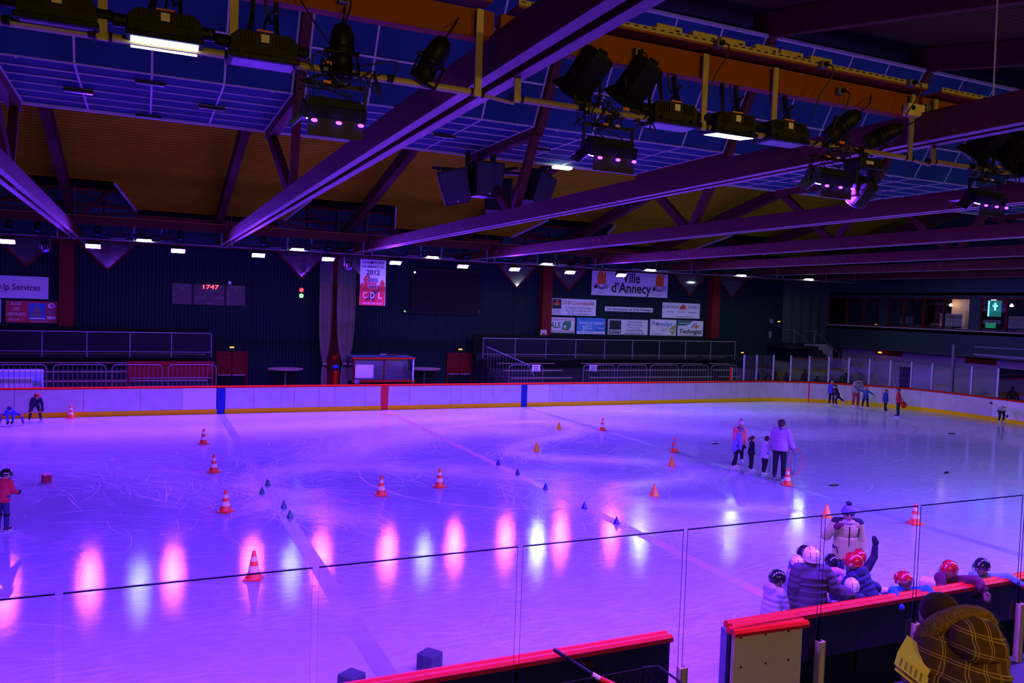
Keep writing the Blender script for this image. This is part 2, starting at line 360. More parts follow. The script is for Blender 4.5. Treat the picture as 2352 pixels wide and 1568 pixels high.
        nt.links.new(n.outputs['Fac'], mr.inputs['Value']); nt.links.new(mr.outputs[0], mx.inputs[0]); nt.links.new(mx.outputs[2], b.inputs['Base Color']); return p
    pb, pr, po = paint((.12, .13, .32), .7, .5), paint((.85, .3, .42), .6, .7), paint((.8, .36, .3), .8, 1.1)
    for x, mm in ((-7.07, pb), (0, pr), (7.07, pb)): MB().span((x-.15, -28.05, .0005), (x+.15, -.03, .0015)).build('painted_line', mm, o)
    MB().span((24.85, -27.3, .0005), (24.9, -.8, .0015)).build('painted_line', pr, o)
    def ring(cx, cy, r, mm, wd=.05):
        n = 72; vs = []
        for k in range(n): a = 2*PI*k/n; vs += [(cx+(r-wd)*math.cos(a), cy+(r-wd)*math.sin(a), .0012), (cx+r*math.cos(a), cy+r*math.sin(a), .0012)]
        MB().add(vs, [(2*k, 2*k+1, (2*k+3) % (2*n), (2*k+2) % (2*n)) for k in range(n)]).build('painted_circle', mm, o)
    ring(0, -14.05, 4.5, pr)
    for cx, cy in ((18.9, -7.05), (18.9, -21.05), (-18.9, -7.05)): ring(cx, cy, 4.5, po, .07)
    # thin skate cuts, far too many to count
    mk = MB(); rnd = random.Random(3)
    def arc(x, y, a, ln, cv, wd):
        n = max(3, int(ln/.3)); vs = []; k = 0
        for i in range(n+1):
            if not in_rink(x, y, -.2): break
            t = wd*math.sin(PI*(i+.4)/(n+.8)); nx, ny = -math.sin(a), math.cos(a)
            vs += [(x+nx*t, y+ny*t, .003), (x-nx*t, y-ny*t, .003)]; k += 1
            x += math.cos(a)*ln/n; y += math.sin(a)*ln/n; a += cv*ln/n
        if k > 2: mk.add(vs, [(2*i, 2*i+1, 2*i+3, 2*i+2) for i in range(k-1)])
    for i in range(9000):
        u = rnd.random()
        if u < .62:
            wd, amt, pts = rnd.choices(TRAILS, [len(t[2]) for t in TRAILS])[0]; k = rnd.randrange(len(pts)-1); t = rnd.random()
            x = pts[k][0]+(pts[k+1][0]-pts[k][0])*t+rnd.gauss(0, wd*.9); y = pts[k][1]+(pts[k+1][1]-pts[k][1])*t+rnd.gauss(0, wd*.8)
            a = math.atan2(pts[k+1][1]-pts[k][1], pts[k+1][0]-pts[k][0])+rnd.gauss(0, .35); ln = rnd.uniform(.4, 2.2)
        else:
            x = rnd.uniform(-17, 27); y = -.6-26.5*rnd.random()**1.25; a = rnd.gauss(-.42, .5); ln = rnd.choice((.3, .5, .8, 1.2, 1.8))*rnd.uniform(.7, 1.3)
        arc(x, y, a, ln, rnd.gauss(0, .35), rnd.choice((.25, .4, .55, .8))*.009*max(.25, min(1, (y+33)/22)))
    sm = mk.build('skate_marks', mat('skate_cut', (.93, .92, .95), .35), o); sm['kind'] = 'stuff'
    return o
ice_sheet()
fl = MB().span((-34, -45, -.3), (36.5, 7.5, -.012)).build('floor', M['concrete']); struct(fl, 'dark concrete floor around the rink')

# ------------------------------------------------------------------ trusses over the rink
TX = [-13.0+6.05*i for i in range(-2, 8)]; CX = .2
DECK = lambda y: 8.62+.28*(5-y)
def roof_near(y): return 13.05+.19*(y+18.7)
E1, E2, ZC, E3, Z3 = -12.55, -17.0, 9.55, -18.6, 12.37
def make_truss():
    t = thing('roof_truss', '', 'truss', (0, 0, 0))
    for s in (-1, 1):
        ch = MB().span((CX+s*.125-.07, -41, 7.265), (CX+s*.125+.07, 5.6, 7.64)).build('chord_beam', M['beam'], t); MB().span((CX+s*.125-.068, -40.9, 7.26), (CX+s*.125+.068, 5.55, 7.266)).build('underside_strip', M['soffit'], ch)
    MB().box((CX, -14, 7.45), (.1, .5, .36)).build('spacer_block', M['rafter'], t)
    MB().bar((0, E1-.1, ZC-.1), (CX, -15.0, 7.55), .2, .24).build('strut', M['beam'], t)
    MB().bar((0, E2+.1, ZC-.05), (CX, -15.25, 7.55), .2, .24).build('strut', M['beam'], t)
    MB().span((-.13, E2, ZC-.22), (.13, E1+.1, ZC+.2)).build('ceiling_tie', M['beam'], t)
    MB().bar((0, E2, ZC-.1), (0, E3-.05, Z3), .2, .22).build('strut', M['beam'], t)
    MB().bar((.0, E1+.3, ZC+2.6), (.0, 5.4, DECK(5.4)-.28), .3, .5).build('rafter', M['rafter'], t)
    MB().bar((0, E3+.6, roof_near(E3+.6)-.35), (0, -41, roof_near(-41)-.35), .24, .66).build('rafter', M['beam'], t)
    MB().bar((.0, 1.2, 7.75), (.0, 5.3, 8.4), .16, .2).build('strut', M['rafter'], t)
    MB().tube([(.32, 1.6, 9.3), (.32, 1.6, 7.7)], .012, 6).build('hanging_cable', M['grey'], t)
    for y in (-8.5, -9.0, -9.5, -10.0, -10.5, -6.6, -6.9, -7.2):
        MB().lathe([(.0, -.012), (.028, -.012), (.028, .012), (.0, .012)], 8, (CX-.197, y, 7.5), Matrix.Rotation(PI/2, 3, 'Y'), cap=False).build('bolt_head', M['grey'], t)
    return t
TRUSS_LABELS = ['dark plum roof truss outside the left of the frame, beyond the scoreboard side', 'plum roof truss left of the one touching the left frame edge',
 'plum double-beam truss entering at the left frame edge above the red pillar', 'nearest plum double-beam truss crossing the whole upper middle diagonally', 'second plum truss, running behind the black loudspeaker cluster',
 'third plum truss, above the CHAMPIONS banner end and the dark screen', 'fourth plum truss, ending over the white Ville d\u2019Annecy sign', 'fifth plum truss, ending above the right-hand red pillar',
 'sixth plum truss, low and thin over the far right corner', 'seventh and farthest plum truss in front of the bar windows']
tr0 = make_truss(); tr0.location = (TX[0], 0, 0); tr0['label'] = TRUSS_LABELS[0]; tr0['group'] = 'roof trusses'
for x, lb in zip(TX[1:], TRUSS_LABELS[1:]): dup(tr0, (x, 0, 0), label=lb)
bpy.data.objects.remove(tr0.children[0]) if False else None

# ------------------------------------------------------------------ panel ceiling (flat part and steep part)
flat = setting('ceiling', 'flat panel ceiling with white grid over the middle of the ice'); steep = setting('ceiling.001', 'steep panelled face of the roof lantern with white grid')
rows_f, rows_s = 6, 3; dyf = (E1-E2)/rows_f; sl = V((0, E3-E2, Z3-ZC)); sL = sl.length; ang = math.atan2(Z3-ZC, E3-E2)
cw = (6.05-.3)/4
pf = MB().span((-cw/2+.022, -dyf/2+.022, 0), (cw/2-.022, dyf/2-.022, .03)); ps = MB().span((-cw/2+.022, -sL/rows_s/2+.022, -.03), (cw/2-.022, sL/rows_s/2-.022, 0))
hx = MB().span((-2.9, -.022, -.012), (2.9, .022, .02)); cf = MB().span((-.022, E2, -.012), (.022, E1, .02)); cs = MB().span((-.022, 0, -.02), (.022, sL, .012))
o_pf = o_ps = o_hx = o_hs = o_cf = o_cs = None
rs = (ang, 0, 0); U = sl/sL
def put(src, mb, name, m, par, loc, rot=(0, 0, 0)):
    if src is None: o = mb.build(name, m, par)
    else: o = bpy.data.objects.new(name, src.data); COL.objects.link(o); o.parent = par
    o.location = loc; o.rotation_euler = rot; return o
rj = random.Random(5)
for i in range(1, 10):
    x0 = TX[i-1]+.15+cw*0; 
    for c in range(4):
        xc = x0+cw*(c+.5)
        for r in range(rows_f): o_pf = put(o_pf, pf, 'ceiling_panel', M['panel'], flat, (xc, E2+dyf*(r+.5), ZC+rj.uniform(0, .012)))
        for r in range(rows_s):
            p = V((xc, E2, ZC))+U*(sL/rows_s*(r+.5)); o_ps = put(o_ps, ps, 'ceiling_panel', M['panel'], steep, p+V((0, rj.uniform(-.012, 0), 0)), rs)
    for r in range(rows_f+1): o_hx = put(o_hx, hx, 'grid_bar', M['trim'], flat, (TX[i-1]+3.025, E2+dyf*r, ZC))
    for r in range(1, rows_s+1):
        p = V((TX[i-1]+3.025, E2, ZC))+U*(sL/rows_s*r); o_hs = put(o_hs, hx, 'grid_bar', M['trim'], steep, p, rs)
    for c in range(5):
        o_cf = put(o_cf, cf, 'grid_bar', M['trim'], flat, (x0+cw*c, 0, ZC)); o_cs = put(o_cs, cs, 'grid_bar', M['trim'], steep, (x0+cw*c, E2, ZC), rs)
    # stepped white trim round the truss node
    sx = TX[i]
    if i < 9:
        for s in (-1, 1):
            q = [(.16, E2-.5, ZC+.88), (.16, E2-.27, ZC+.47), (.36, E2-.27, ZC+.47), (.36, E2-.13, ZC+.23), (.56, E2-.13, ZC+.23), (.56, E2, ZC)]
            st = MB()
            for a, b in zip(q, q[1:]): st.bar((sx+s*a[0], a[1]+.06, a[2]-.02), (sx+s*b[0], b[1]+.06, b[2]-.02), .05, .05)
            st.build('stepped_trim', M['trim'], steep)
MB().span((TX[0]-1, E1+.02, ZC-.05), (34, E1+.10, ZC+.25)).build('edge_board', M['trim'], flat)
MB().span((TX[0]-1, E3-.06, Z3-.02), (34, E3+.06, Z3+.06)).build('edge_board', M['trim'], steep)
MB().span((TX[0]-1, E2, ZC+.05), (34, E1, ZC+.1)).build('backing_sheet', M['black_matt'], flat)
MB().add([(TX[0]-1, E2, ZC+.08), (34, E2, ZC+.08), (34, E3-.0, Z3+.08), (TX[0]-1, E3-.0, Z3+.08)], [(0, 1, 2, 3)]).build('backing_sheet', M['black_matt'], steep)
# ------------------------------------------------------------------ sloping wooden roof, openings over the pillars
PX = [-25.25, -13.25, -1.2, 10.95, 22.95]
deck = MB(); A, B = -14.5, 1.75
def dk(pts): deck.add([(x, y, DECK(y)) for x, y in pts]+[(x, y, DECK(y)+.12) for x, y in pts], [tuple(range(len(pts))), tuple(range(2*len(pts)-1, len(pts)-1, -1))])
dk([(-34, A), (36.5, A), (36.5, B), (-34, B)])
xs = -34
for p in PX:
    dk([(xs, B), (p-2.0, B), (p-2.8, 4.6), (xs if xs < -30 else xs+.8, 4.6)]); xs = p+2.0
dk([(xs, B), (36.5, B), (36.5, 4.6), (xs+.8, 4.6)])
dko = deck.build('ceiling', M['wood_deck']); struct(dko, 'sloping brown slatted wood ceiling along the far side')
for p in PX[1:]:
    for s in (-1, 1): MB().bar((p+s*2.0, B, DECK(B)-.03), (p+s*2.8, 4.6, DECK(4.6)-.03), .06, .14).build('edge_trim', M['trim'], dko)
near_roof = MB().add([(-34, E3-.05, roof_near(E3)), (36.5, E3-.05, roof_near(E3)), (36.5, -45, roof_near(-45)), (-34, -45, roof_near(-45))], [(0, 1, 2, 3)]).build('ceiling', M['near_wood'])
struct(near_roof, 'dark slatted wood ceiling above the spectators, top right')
cap_ = MB().add([(-34, E3, roof_near(E3)+.05), (36.5, E3, roof_near(E3)+.05), (36.5, A, DECK(A)+.2), (-34, A, DECK(A)+.2)], [(0, 1, 2, 3)]).add([(-34, 1.5, DECK(1.5)+2.2), (36.5, 1.5, DECK(1.5)+2.2), (36.5, 7, 10.6), (-34, 7, 10.6)], [(0, 1, 2, 3)]).add([(-34, 1.0, DECK(1)+.1), (36.5, 1.0, DECK(1)+.1), (36.5, 1.5, DECK(1.5)+2.2), (-34, 1.5, DECK(1.5)+2.2)], [(0, 1, 2, 3)])
struct(cap_.build('roof_cover', M['black_matt']), 'dark roof above the ceilings')
# dormer glazing over each pillar
for i, p in enumerate(PX[1:]):
    d = setting('window_%d' % (i+1), ['dormer window above the left-hand red pillar', 'dormer window above the pillar wrapped in curtains', 'dormer window above the red pillar beside the Ville d\u2019Annecy sign', 'dormer window above the right-hand red pillar'][i])
    for k in range(4):
        for r in range(2): MB().span((p-2.9+k*1.46, 5.55, 8.15+r*.72), (p-1.52+k*1.46, 5.6, 8.8+r*.72)).build('pane', M['skylight'], d)
    for r in range(3): MB().span((p-3.1, 5.42, 8.05+r*.72), (p+3.1, 5.56, 8.15+r*.72)).build('frame_bar', M['red_steel'], d)
    for s in (-1, 1):
        MB().bar((p+s*.25, 5.3, 8.1), (p+s*1.7, 5.3, 9.5), .1, .1).build('brace', M['red_steel'], d)
        MB().bar((p+s*.2, 4.9, 8.3), (p+s*2.9, 4.4, 8.55), .12, .14).build('brace', M['rafter'], d)
        MB().bar((p+s*.2, 3.2, 9.3), (p+s*2.6, 4.4, 8.7), .07, .07).build('brace', M['rafter'], d)

# ------------------------------------------------------------------ walls
wf = setting('wall_far', 'dark ribbed cladding of the far wall behind the boards')
MB().span((-34, 6.0, -.3), (33.6, 6.3, 7.35)).build('cladding', M['wall'], wf)
MB().span((-34, 5.92, 7.28), (36.5, 6.1, 7.42)).build('head_rail', M['red_steel'], wf)
MB().span((-34, 5.85, 8.35), (36.5, 6.1, 8.6)).build('head_rail', M['red_steel'], wf)
MB().span((-34, 5.98, 7.42), (36.5, 6.04, 8.4)).build('clerestory_glass', M['skylight'], wf)
MB().span((-34, 6.6, 7), (36.5, 6.7, 10.6)).build('outer_skin', M['black_matt'], wf)
MB().span((31.0, 5.96, -.1), (33.6, 6.0, 3.05)).build('pale_facing', M['pale_wall'], wf)
for x in (-8.6, -5.2, 4.5, 9.1, 17.0): MB().span((x-.02, 5.97, 3.2), (x+.02, 6, 7.2)).build('panel_joint', M['door_dark'], wf)
for i, p in enumerate(PX[1:]):
    o = MB().span((p-.3, 5.45, 3.2 if i != 1 else -.05), (p+.3, 6.0, 7.5)).build('pillar', M['red_steel'])
    tag(struct(o), ['red steel pillar right of the ALLEZ LES CHEVALIERS board', 'red pillar between the two tied curtains', 'red pillar left of the Ville d\u2019Annecy sign, M plate at its foot', 'red pillar right of the Technigaz board'][i])
    for s in (-1, 1):
        xc = p+s*(1.62 if i < 2 else (1.75 if s < 0 else 1.6)); n = 5+2*i+(s > 0)
        wv = setting('window_%d' % n, ['inverted triangular window', 'V-shaped window'][0]+(' left of' if s < 0 else ' right of')+[' the left-hand red pillar', ' the curtained pillar', ' the pillar with the M plate', ' the right-hand red pillar'][i])
        MB().prism([(-1.22, 7.26), (0, 6.02), (1.22, 7.26)], .03, (xc, 5.955, 0)).build('pane', M['mirror_glass'], wv)
        for q in (-1, 1): MB().bar((xc+q*1.3, 5.93, 7.32), (xc, 5.93, 5.98), .05, .09).build('frame_bar', M['red_steel'], wv)
wl = MB().span((-34.3, -45, -.3), (-34, 7, 14)).build('wall_left', M['wall']); struct(wl)
wb = MB().span((-34, -45.3, -.3), (36.5, -45, 12)).build('wall_back', M['concrete']); struct(wb)
# right end: balcony with a bar behind windows
we = setting('wall_right', 'dark green end wall with balcony and bar windows')
MB().span((33.0, -45, 6.3), (33.3, 6.0, 13.6)).build('upper_cladding', M['wall_green'], we)
MB().span((33.0, -45, 3.0), (33.25, 6.0, 4.38)).build('balcony_front', M['wall_green'], we)
MB().span((32.92, -45, 4.38), (33.3, 6.0, 4.44)).build('balcony_cap', M['trim'], we)
MB().span((33.05, -45, 2.95), (33.3, 6.0, 3.0)).build('soffit_edge', M['grey'], we)
MB().span((33, -45, 4.2), (37.5, 6.0, 4.37)).build('bar_floor', M['dark_room'], we)
MB().span((37.3, -45, 4.3), (37.5, 6.0, 6.6)).build('bar_back_wall', M['dark_room'], we)
MB().span((33, -45, 6.45), (37.5, 6.0, 6.6)).build('bar_ceiling', M['dark_room'], we)
MB().span((34.5, -45, -.3), (34.7, 6.0, 3.1)).build('lower_wall', M['pale_wall'], we)
MB().span((34.42, -4.95+1.35-9.5, -.05), (34.5, -5.48, 2.35)).build('dark_doorway', M['door_dark'], we)
MB().span((34.42, .2, .1), (34.5, 1.1, 1.9)).build('dark_doorway', M['door_dark'], we)
for a, b in ((1.5, 6.0), (-2.9, -4.9)): pass
MB().span((33.0, 1.1, 4.44), (33.25, 1.7, 6.3)).build('wall_pier', M['wall_green'], we)
MB().span((33.0, -5.2, 4.44), (33.25, -4.55, 6.3)).build('wall_pier', M['wall_green'], we)
MB().span((33.0, -13.5, 4.44), (33.25, -11.5, 6.3)).build('wall_pier', M['wall_green'], we)
WN = 13
for lab, ys in (('dim window group of the bar nearest the far corner', (5.95, 4.4, 3.0, 1.7)), ('middle window group of the bar, pale lit wall at its right', (1.1, -.1, -1.5, -2.85, -4.55)), ('bar window group showing the glowing green poster', (-5.2, -6.7, -9.0, -11.5))):
    wn = setting('window_%d' % WN, lab); WN += 1
    for a, b in zip(ys, ys[1:]): MB().span((33.08, b+.04, 4.5), (33.1, a-.04, 6.26)).build('pane', M['glass_far'], wn)
    for y in ys: MB().span((33.02, y-.05, 4.44), (33.16, y+.05, 6.3)).build('frame_bar', M['red_steel'], wn)
    for z in (4.46, 6.27): MB().span((33.02, ys[-1], z-.04), (33.16, ys[0], z+.04)).build('frame_bar', M['red_steel'], wn)
MB().span((35.2, -3.2, 4.37), (35.3, -1.75, 6.45)).build('lit_partition', M['beige_wall'], we)
area_lamp('bar_lamp', (34.3, -2.2, 6.2), (35.2, -2.4, 5.2), (.3, .3), 9, (1, .7, .45))
area_lamp('bar_lamp', (34.8, -6.2, 6.2), (35.4, -6.4, 5.0), (.3, .3), 5, (.8, .8, .7))
# ------------------------------------------------------------------ rink boards
R_ = 7.4
def arc_pts(cx, cy, a0, a1, n): return [(cx+R_*math.cos(a0+(a1-a0)*i/n), cy+R_*math.sin(a0+(a1-a0)*i/n), math.cos(a0+(a1-a0)*i/n), math.sin(a0+(a1-a0)*i/n)) for i in range(n+1)]
def rink_path():  # arc-length parametrised: far side left to right, far corner, right end, near corner, near side right to left
    p = [(-29, 0, 0, 1), (21.5, 0, 0, 1)]+arc_pts(21.5, -7.4, PI/2, 0, 24)[1:]+[(28.9, -20.7, 1, 0)]+arc_pts(21.5, -20.7, 0, -PI/2, 24)[1:]+[(-29, -28.1, 0, -1)]
    s = [0.]
    for a, b in zip(p, p[1:]): s.append(s[-1]+math.hypot(b[0]-a[0], b[1]-a[1]))
    return p, s
RP, RS = rink_path()
def rp_at(t):
    for i in range(len(RP)-1):
        if t <= RS[i+1]+1e-9:
            k = (t-RS[i])/(RS[i+1]-RS[i]); a, b = RP[i], RP[i+1]; q = [a[j]+(b[j]-a[j])*k for j in range(4)]; l = math.hypot(q[2], q[3]); return (q[0], q[1], q[2]/l, q[3]/l)
    return RP[-1]
def rp_sub(a, b): return [rp_at(a)]+[RP[i] for i in range(len(RP)) if a+1e-4 < RS[i] < b-1e-4]+[rp_at(b)]
fs = lambda x: x+29.      # far side arc length of X
s_goal = 29+21.5+R_*math.asin(3.35/R_)
NEAR0 = RS[-2]            # start of near straight at x=21.5
ns = lambda x: NEAR0+(21.5-x)
RAIL = [(-.03, 1.095), (-.035, 1.135), (-.01, 1.17), (.03, 1.175), (.06, 1.15), (.09, 1.17), (.13, 1.175), (.165, 1.145), (.165, 1.095)]
rb = thing('rink_boards', 'white rink boards with red top rail and yellow kick strip around the ice', 'rink boards')
def pan(a, b, m, z0=.2, z1=1.10, name='board_panel', o0=0., o1=.02, g=.006): return MB().sweep(rp_sub(a+g, b-g), [(o0, z0), (o0, z1), (o1, z1), (o1, z0)]).build(name, m, rb)
seams = [-21.5, -19, -16.7, -14.55, -12.2, -10.15, -8.6]
for a, b in zip(seams, seams[1:]): pan(fs(a), fs(b), M['white'])
pan(fs(-8.6), fs(-7.25), M['white_clean'])
fx = [-6.9, -5.75, -4.6, -4.05, -2.98, -2.28, -.9, -.17]
for a, b in zip(fx, fx[1:]): pan(fs(a), fs(b), M['white'], o0=-.004 if a in (-4.05,) else 0)
fx = [.17, 1.18, 2.55+.68, 3.72, 4.72, 5.4, 6.92]
for a, b in zip(fx, fx[1:]): pan(fs(a), fs(b), M['white'])
pan(fs(7.22), fs(8.45), M['white_clean'])
fx = [8.45, 9.2, 11.25, 13.3, 15.35, 17.45, 19.1, 19.85, 20.3, 21.2, 21.75]; ss = [fs(x) for x in fx]+[fs(21.5)+2.6, s_goal-.03]
for a, b in zip(ss, ss[1:]): pan(a, b, M['white'])
for x, m in ((-7.07, 'blue_stripe'), (0, 'red_stripe'), (7.07, 'blue_stripe')): pan(fs(x)-.16, fs(x)+.16, M[m], 0.0, 1.10, 'stripe_panel', -.012, .02, 0)
pan(s_goal-.03, s_goal+.03, M['red_stripe'], 0, 1.10, 'stripe_panel', -.012, .02, 0)
t = s_goal+.03; i = 0
while t < NEAR0+2: i += 1; pan(t, t+1.95, M['white_clean'] if i in (6, 7) else M['white']); t += 1.95
gaps = [fs(-21.5), fs(-7.23), fs(-6.91), fs(-.16), fs(.16), fs(6.91), fs(7.23), s_goal-.03, s_goal+.03]
for a, b in list(zip(gaps[0::2], gaps[1::2]))+[(s_goal+.03, ns(-3.5))]: pan(a, b, M['yellow'], 0, .2, 'kick_strip', -.012, .02, 0)
pan(ns(21), ns(-3.5), M['white'], .2, 1.10); pan(ns(-4.4), ns(-20), M['white'], .0, 1.10)
for a, b in ((fs(-21.5), ns(-3.5)), (ns(-4.4), ns(-20))):
    pan(a, b, M['dark_back'], -.01, 1.10, 'backing_wall', .022, .12, 0)
rl = MB()
for a, b in ((fs(-21.5), fs(7.6)), (fs(7.6), fs(21.5)+5), (fs(21.5)+5, NEAR0-10), (NEAR0-10, ns(-3.5)), (ns(-4.38), ns(-12.)), (ns(-12.), ns(-20))):
    MB().sweep(rp_sub(a+.004, b-.004), RAIL).build('top_rail', M['red_rail'], rb, smooth=False)
MB().span((-3.56, -28.24, 0), (-3.5, -28.1, 1.1)).build('gate_jamb', M['grey'], rb)
MB().bbox((-3.46, -28.1, .55), (.1, .1, 1.08), .02).build('gate_post', M['red_rail'], rb)
for i, x in enumerate((-1.4, .5, 2.6, 5)): MB().span((x, -28.255, .25), (x+.5, -28.22, .85)).build('back_panel', M['dark_back'], rb)
# open gate folded back against the outside of the boards
g = thing('rink_gate', 'open cream gate leaf with red cap rail, folded back outside the boards', 'gate', (-3.62, -28.36, 0), -.06)
MB().bbox((.52, -.02, .60), (1.02, .05, 1.1), .01).build('gate_leaf', M['cream'], g)
MB().span((0, .02, .02), (1.04, .08, 1.15)).build('gate_frame', M['dark_back'], g)
cap_p = [(x*.9-.03-.07, z+.025) for x, z in RAIL]
MB().sweep([(-.02, 0, 0, 1), (1.08, 0, 0, 1)], [(o+.02, z) for o, z in cap_p]).build('cap_rail', M['red_rail'], g)
for x in (.12, .48, .82):
    for z in (.2, .72, 1.08): MB().lathe([(0, 0), (.013, 0), (.013, .008), (0, .008)], 8, (x+.04*math.sin(9*z), -.045, z), Matrix.Rotation(PI/2, 3, 'X'), cap=False).build('screw', M['black'], g)
# ------------------------------------------------------------------ near glass wall
gx = [-20.9, -18.86, -16.8, -14.77, -12.73, -10.67, -8.57, -6.46, -4.36, -2.24, -.52, 1.66, 3.8]
gs = thing('glass_screen', 'clear glass screen with cream posts standing behind the near boards', 'glass screen')
for i, (a, b) in enumerate(zip(gx, gx[1:])):
    if i < 4: continue
    m = MB(); z0, z1, y = .62, 2.455, -28.37; x0, x1 = a+.03, b-.03
    m.add([(x0, y-.006, z0), (x1, y-.006, z0), (x1, y-.006, z1), (x0, y-.006, z1)], [(0, 1, 2, 3)])
    m.slot(1).add([(x0, y-.009, z1), (x1, y-.009, z1), (x1, y+.009, z1), (x0, y+.009, z1), (x0, y-.009, z1-.012), (x1, y-.009, z1-.012)], [(0, 1, 2, 3), (4, 5, 1, 0)])
    for x in (x0, x1): m.add([(x, y-.006, z0), (x, y-.006, z1), (x, y+.006, z1), (x, y+.006, z0)], [(0, 1, 2, 3)])
    m.build('pane', [M['glass'], M['edge']], gs)
for x in gx[6:12]:
    t = bpy.data.objects.new('post', None); COL.objects.link(t); t.parent = gs; t.location = (x, -28.44, 0)
    MB().span((-.045, -.02, 0), (.045, .0, .86)).build('web', M['cream'], t)
    for s in (-1, 1): MB().span((s*.045-.006, -.02, 0), (s*.045+.006, .06, .86)).build('flange', M['cream'], t)
    for z in (.3, .8): MB().lathe([(0, 0), (.008, 0), (.008, .006), (0, .006)], 8, (0, -.026, z), Matrix.Rotation(PI/2, 3, 'X'), cap=False).build('bolt_head', M['grey'], t)
# ------------------------------------------------------------------ glass round the far right corner
s0 = 29+20.72; ps_ = [fs(19.95), fs(20.8), fs(21.7), fs(21.5)+1.32]
t = ps_[-1]
while t < RS[25]+10: t += 1.07 if t < RS[24] else 1.42; ps_.append(t)
def gpos(t, o=.09): x, y, nx, ny = rp_at(t); return (x+nx*o, y+ny*o)
eg = thing('end_glass', 'clear glass on pale uprights round the far right corner boards', 'glass screen')
for i, t in enumerate(ps_[:17]):
    x, y = gpos(t); h = 2.66 if i else 1.95; tall = i == 12
    if tall: h = 3.7
    w_ = .07 if not tall else .13
    p = MB().box((x, y, (h+1.2)/2), (w_, w_, h-1.2)).build('upright', M['alu'] if not tall else M['grey'], eg)
    if tall: p['label'] = 'taller and thicker grey steel upright'
    if i == 0: MB().box((x-.06, y, 1.58), (.06, .08, .76)).build('red_edge', M['red_rail'], p)
    else: MB().box((x, y, h), (w_+.02, w_+.02, .02)).build('cap', M['grey'], p)
for i, (a, b) in enumerate(zip(ps_[:17], ps_[1:17])):
    x0, y0 = gpos(a); x1, y1 = gpos(b); h = 2.62 if i else 1.9
    d = V((x1-x0, y1-y0, 0)).normalized()*.04
    MB().add([(x0+d.x, y0+d.y, 1.22), (x1-d.x, y1-d.y, 1.22), (x1-d.x, y1-d.y, h), (x0+d.x, y0+d.y, h)], [(0, 1, 2, 3)]).build('pane', M['glass_far'], eg)
pf_ = thing('gate_frame', 'grey steel portal frame over the end gate at the right edge', 'frame', (29.0, -7.8, 0))
MB().bar((.1, 0, 3.27), (.1, -6, 3.2), .12, .1).build('crossbar', M['grey'], pf_); MB().bar((.1, 0, 3.66), (.1, -6, 3.7), .05, .05).build('cable_run', M['grey'], pf_)
MB().tube([(.1, -6, 1.2), (.1, -6, 3.7)], .06).build('post', M['grey'], pf_)

# ------------------------------------------------------------------ far side furniture
def stand(name, label, x0, x1, nrail, blocked):
    t = thing(name, label, 'grandstand', (0, 0, 0))
    for k in range(6):
        y = 2.6+k*.55; z = .45+k*.36
        MB().span((x0+(.9-.15*k if blocked == 1 else 0), y, 0), (x1, y+.55, z)).build('step', M['stand'], t)
        b0 = x0+(1.6-.2*k if blocked == 1 else 0); cuts = [(b0, b0+3.8-.1*k), (b0+4.6+.2*k, x1-2.2), (x1-1.7, x1-.1)] if blocked == 1 else [(x0, x0+6.5-.3*k), (x0+7.2, x1-.2)]
        for a, b in cuts: MB().bbox(((a+b)/2, y+.2, z+.28), (b-a, .26, .05), .01).build('bench_plank', M['plank'], t)
    MB().span((x0, 5.4, 2.2), (x1, 5.5, 3.36)).build('back_panel', M['door_dark'], t)
    MB().tube([(x0, 4.0, 3.18), (x1, 4.0, 3.2)], .03).build('top_rail', M['pipe_far'], t); MB().tube([(x0, 4.0, 2.33), (x1, 4.0, 2.33)], .02).build('lower_rail', M['pipe_far'], t)
    for k in range(nrail+1):
        x = x0+(x1-x0)*k/nrail; MB().tube([(x, 4.0, 2.1), (x, 4.0, 3.18)], .03).build('rail_post', M['pipe_far'], t)
        if k < nrail: MB().span((x+.05, 3.99, 2.36), (x+(x1-x0)/nrail-.05, 4.0, 3.14)).build('infill_panel', M['door_dark'], t)
    return t
st1 = stand('grandstand', 'dark stepped stand with pale railing at the left, below the ALLEZ sign', -24.3, -7.2, 10, 0)
st2 = stand('grandstand', 'dark stepped stand with benches and railing below the sponsor signs', 6.45, 23.4, 9, 1)
# railing on the stair flank of the right stand
MB().tube([(6.5, 3.6, 2.75), (8.4, 2.5, 1.9), (8.75, 2.4, 1.3)], .03).build('hand_rail', M['pipe_far'], st2)
for k in range(14): x = 6.55+k*.145; MB().tube([(x, 3.6-k*.08, 2.72-k*.065), (x+.05, 3.6-k*.08, 1.6-k*.09)], .01, 6).build('baluster', M['pipe_far'], st2)
bn = thing('players_bench', 'dark red covered bench against the left stand behind the barriers', 'bench', (-8.95, 2.3, 0))
MB().bbox((0, .1, 1.62), (3.5, .08, .8), .02).build('red_back', M['door_red'], bn); MB().bbox((0, -.25, .95), (3.3, .3, .05), .01).build('seat_plank', M['plank'], bn)
MB().bbox((0, -.3, 1.33), (3.3, .05, .05), .01).build('seat_edge', M['grey'], bn)
for s in (-1, 1): MB().bbox((s*1.7, 0, .8), (.08, .5, 1.6), .01).build('side_panel', M['door_red'], bn)
for x in (-1.2, 0, 1.2): MB().bbox((x, -.2, .46), (.06, .3, .92), .01).build('leg', M['grey'], bn)
wr = thing('tarpaulin_box', 'pale blue covered box behind the leftmost barrier', 'box', (-14.6, 2.1, 0))
MB().bbox((0, 0, .85), (1.6, .6, 1.7), .06).build('cover', mat('blue_cover', (.3, .42, .6), .7, bump=.3, bscale=5), wr); MB().bbox((-.1, -.31, .75), (1.1, .03, 1.3), .01).build('front_panel', M['sign_white'], wr)
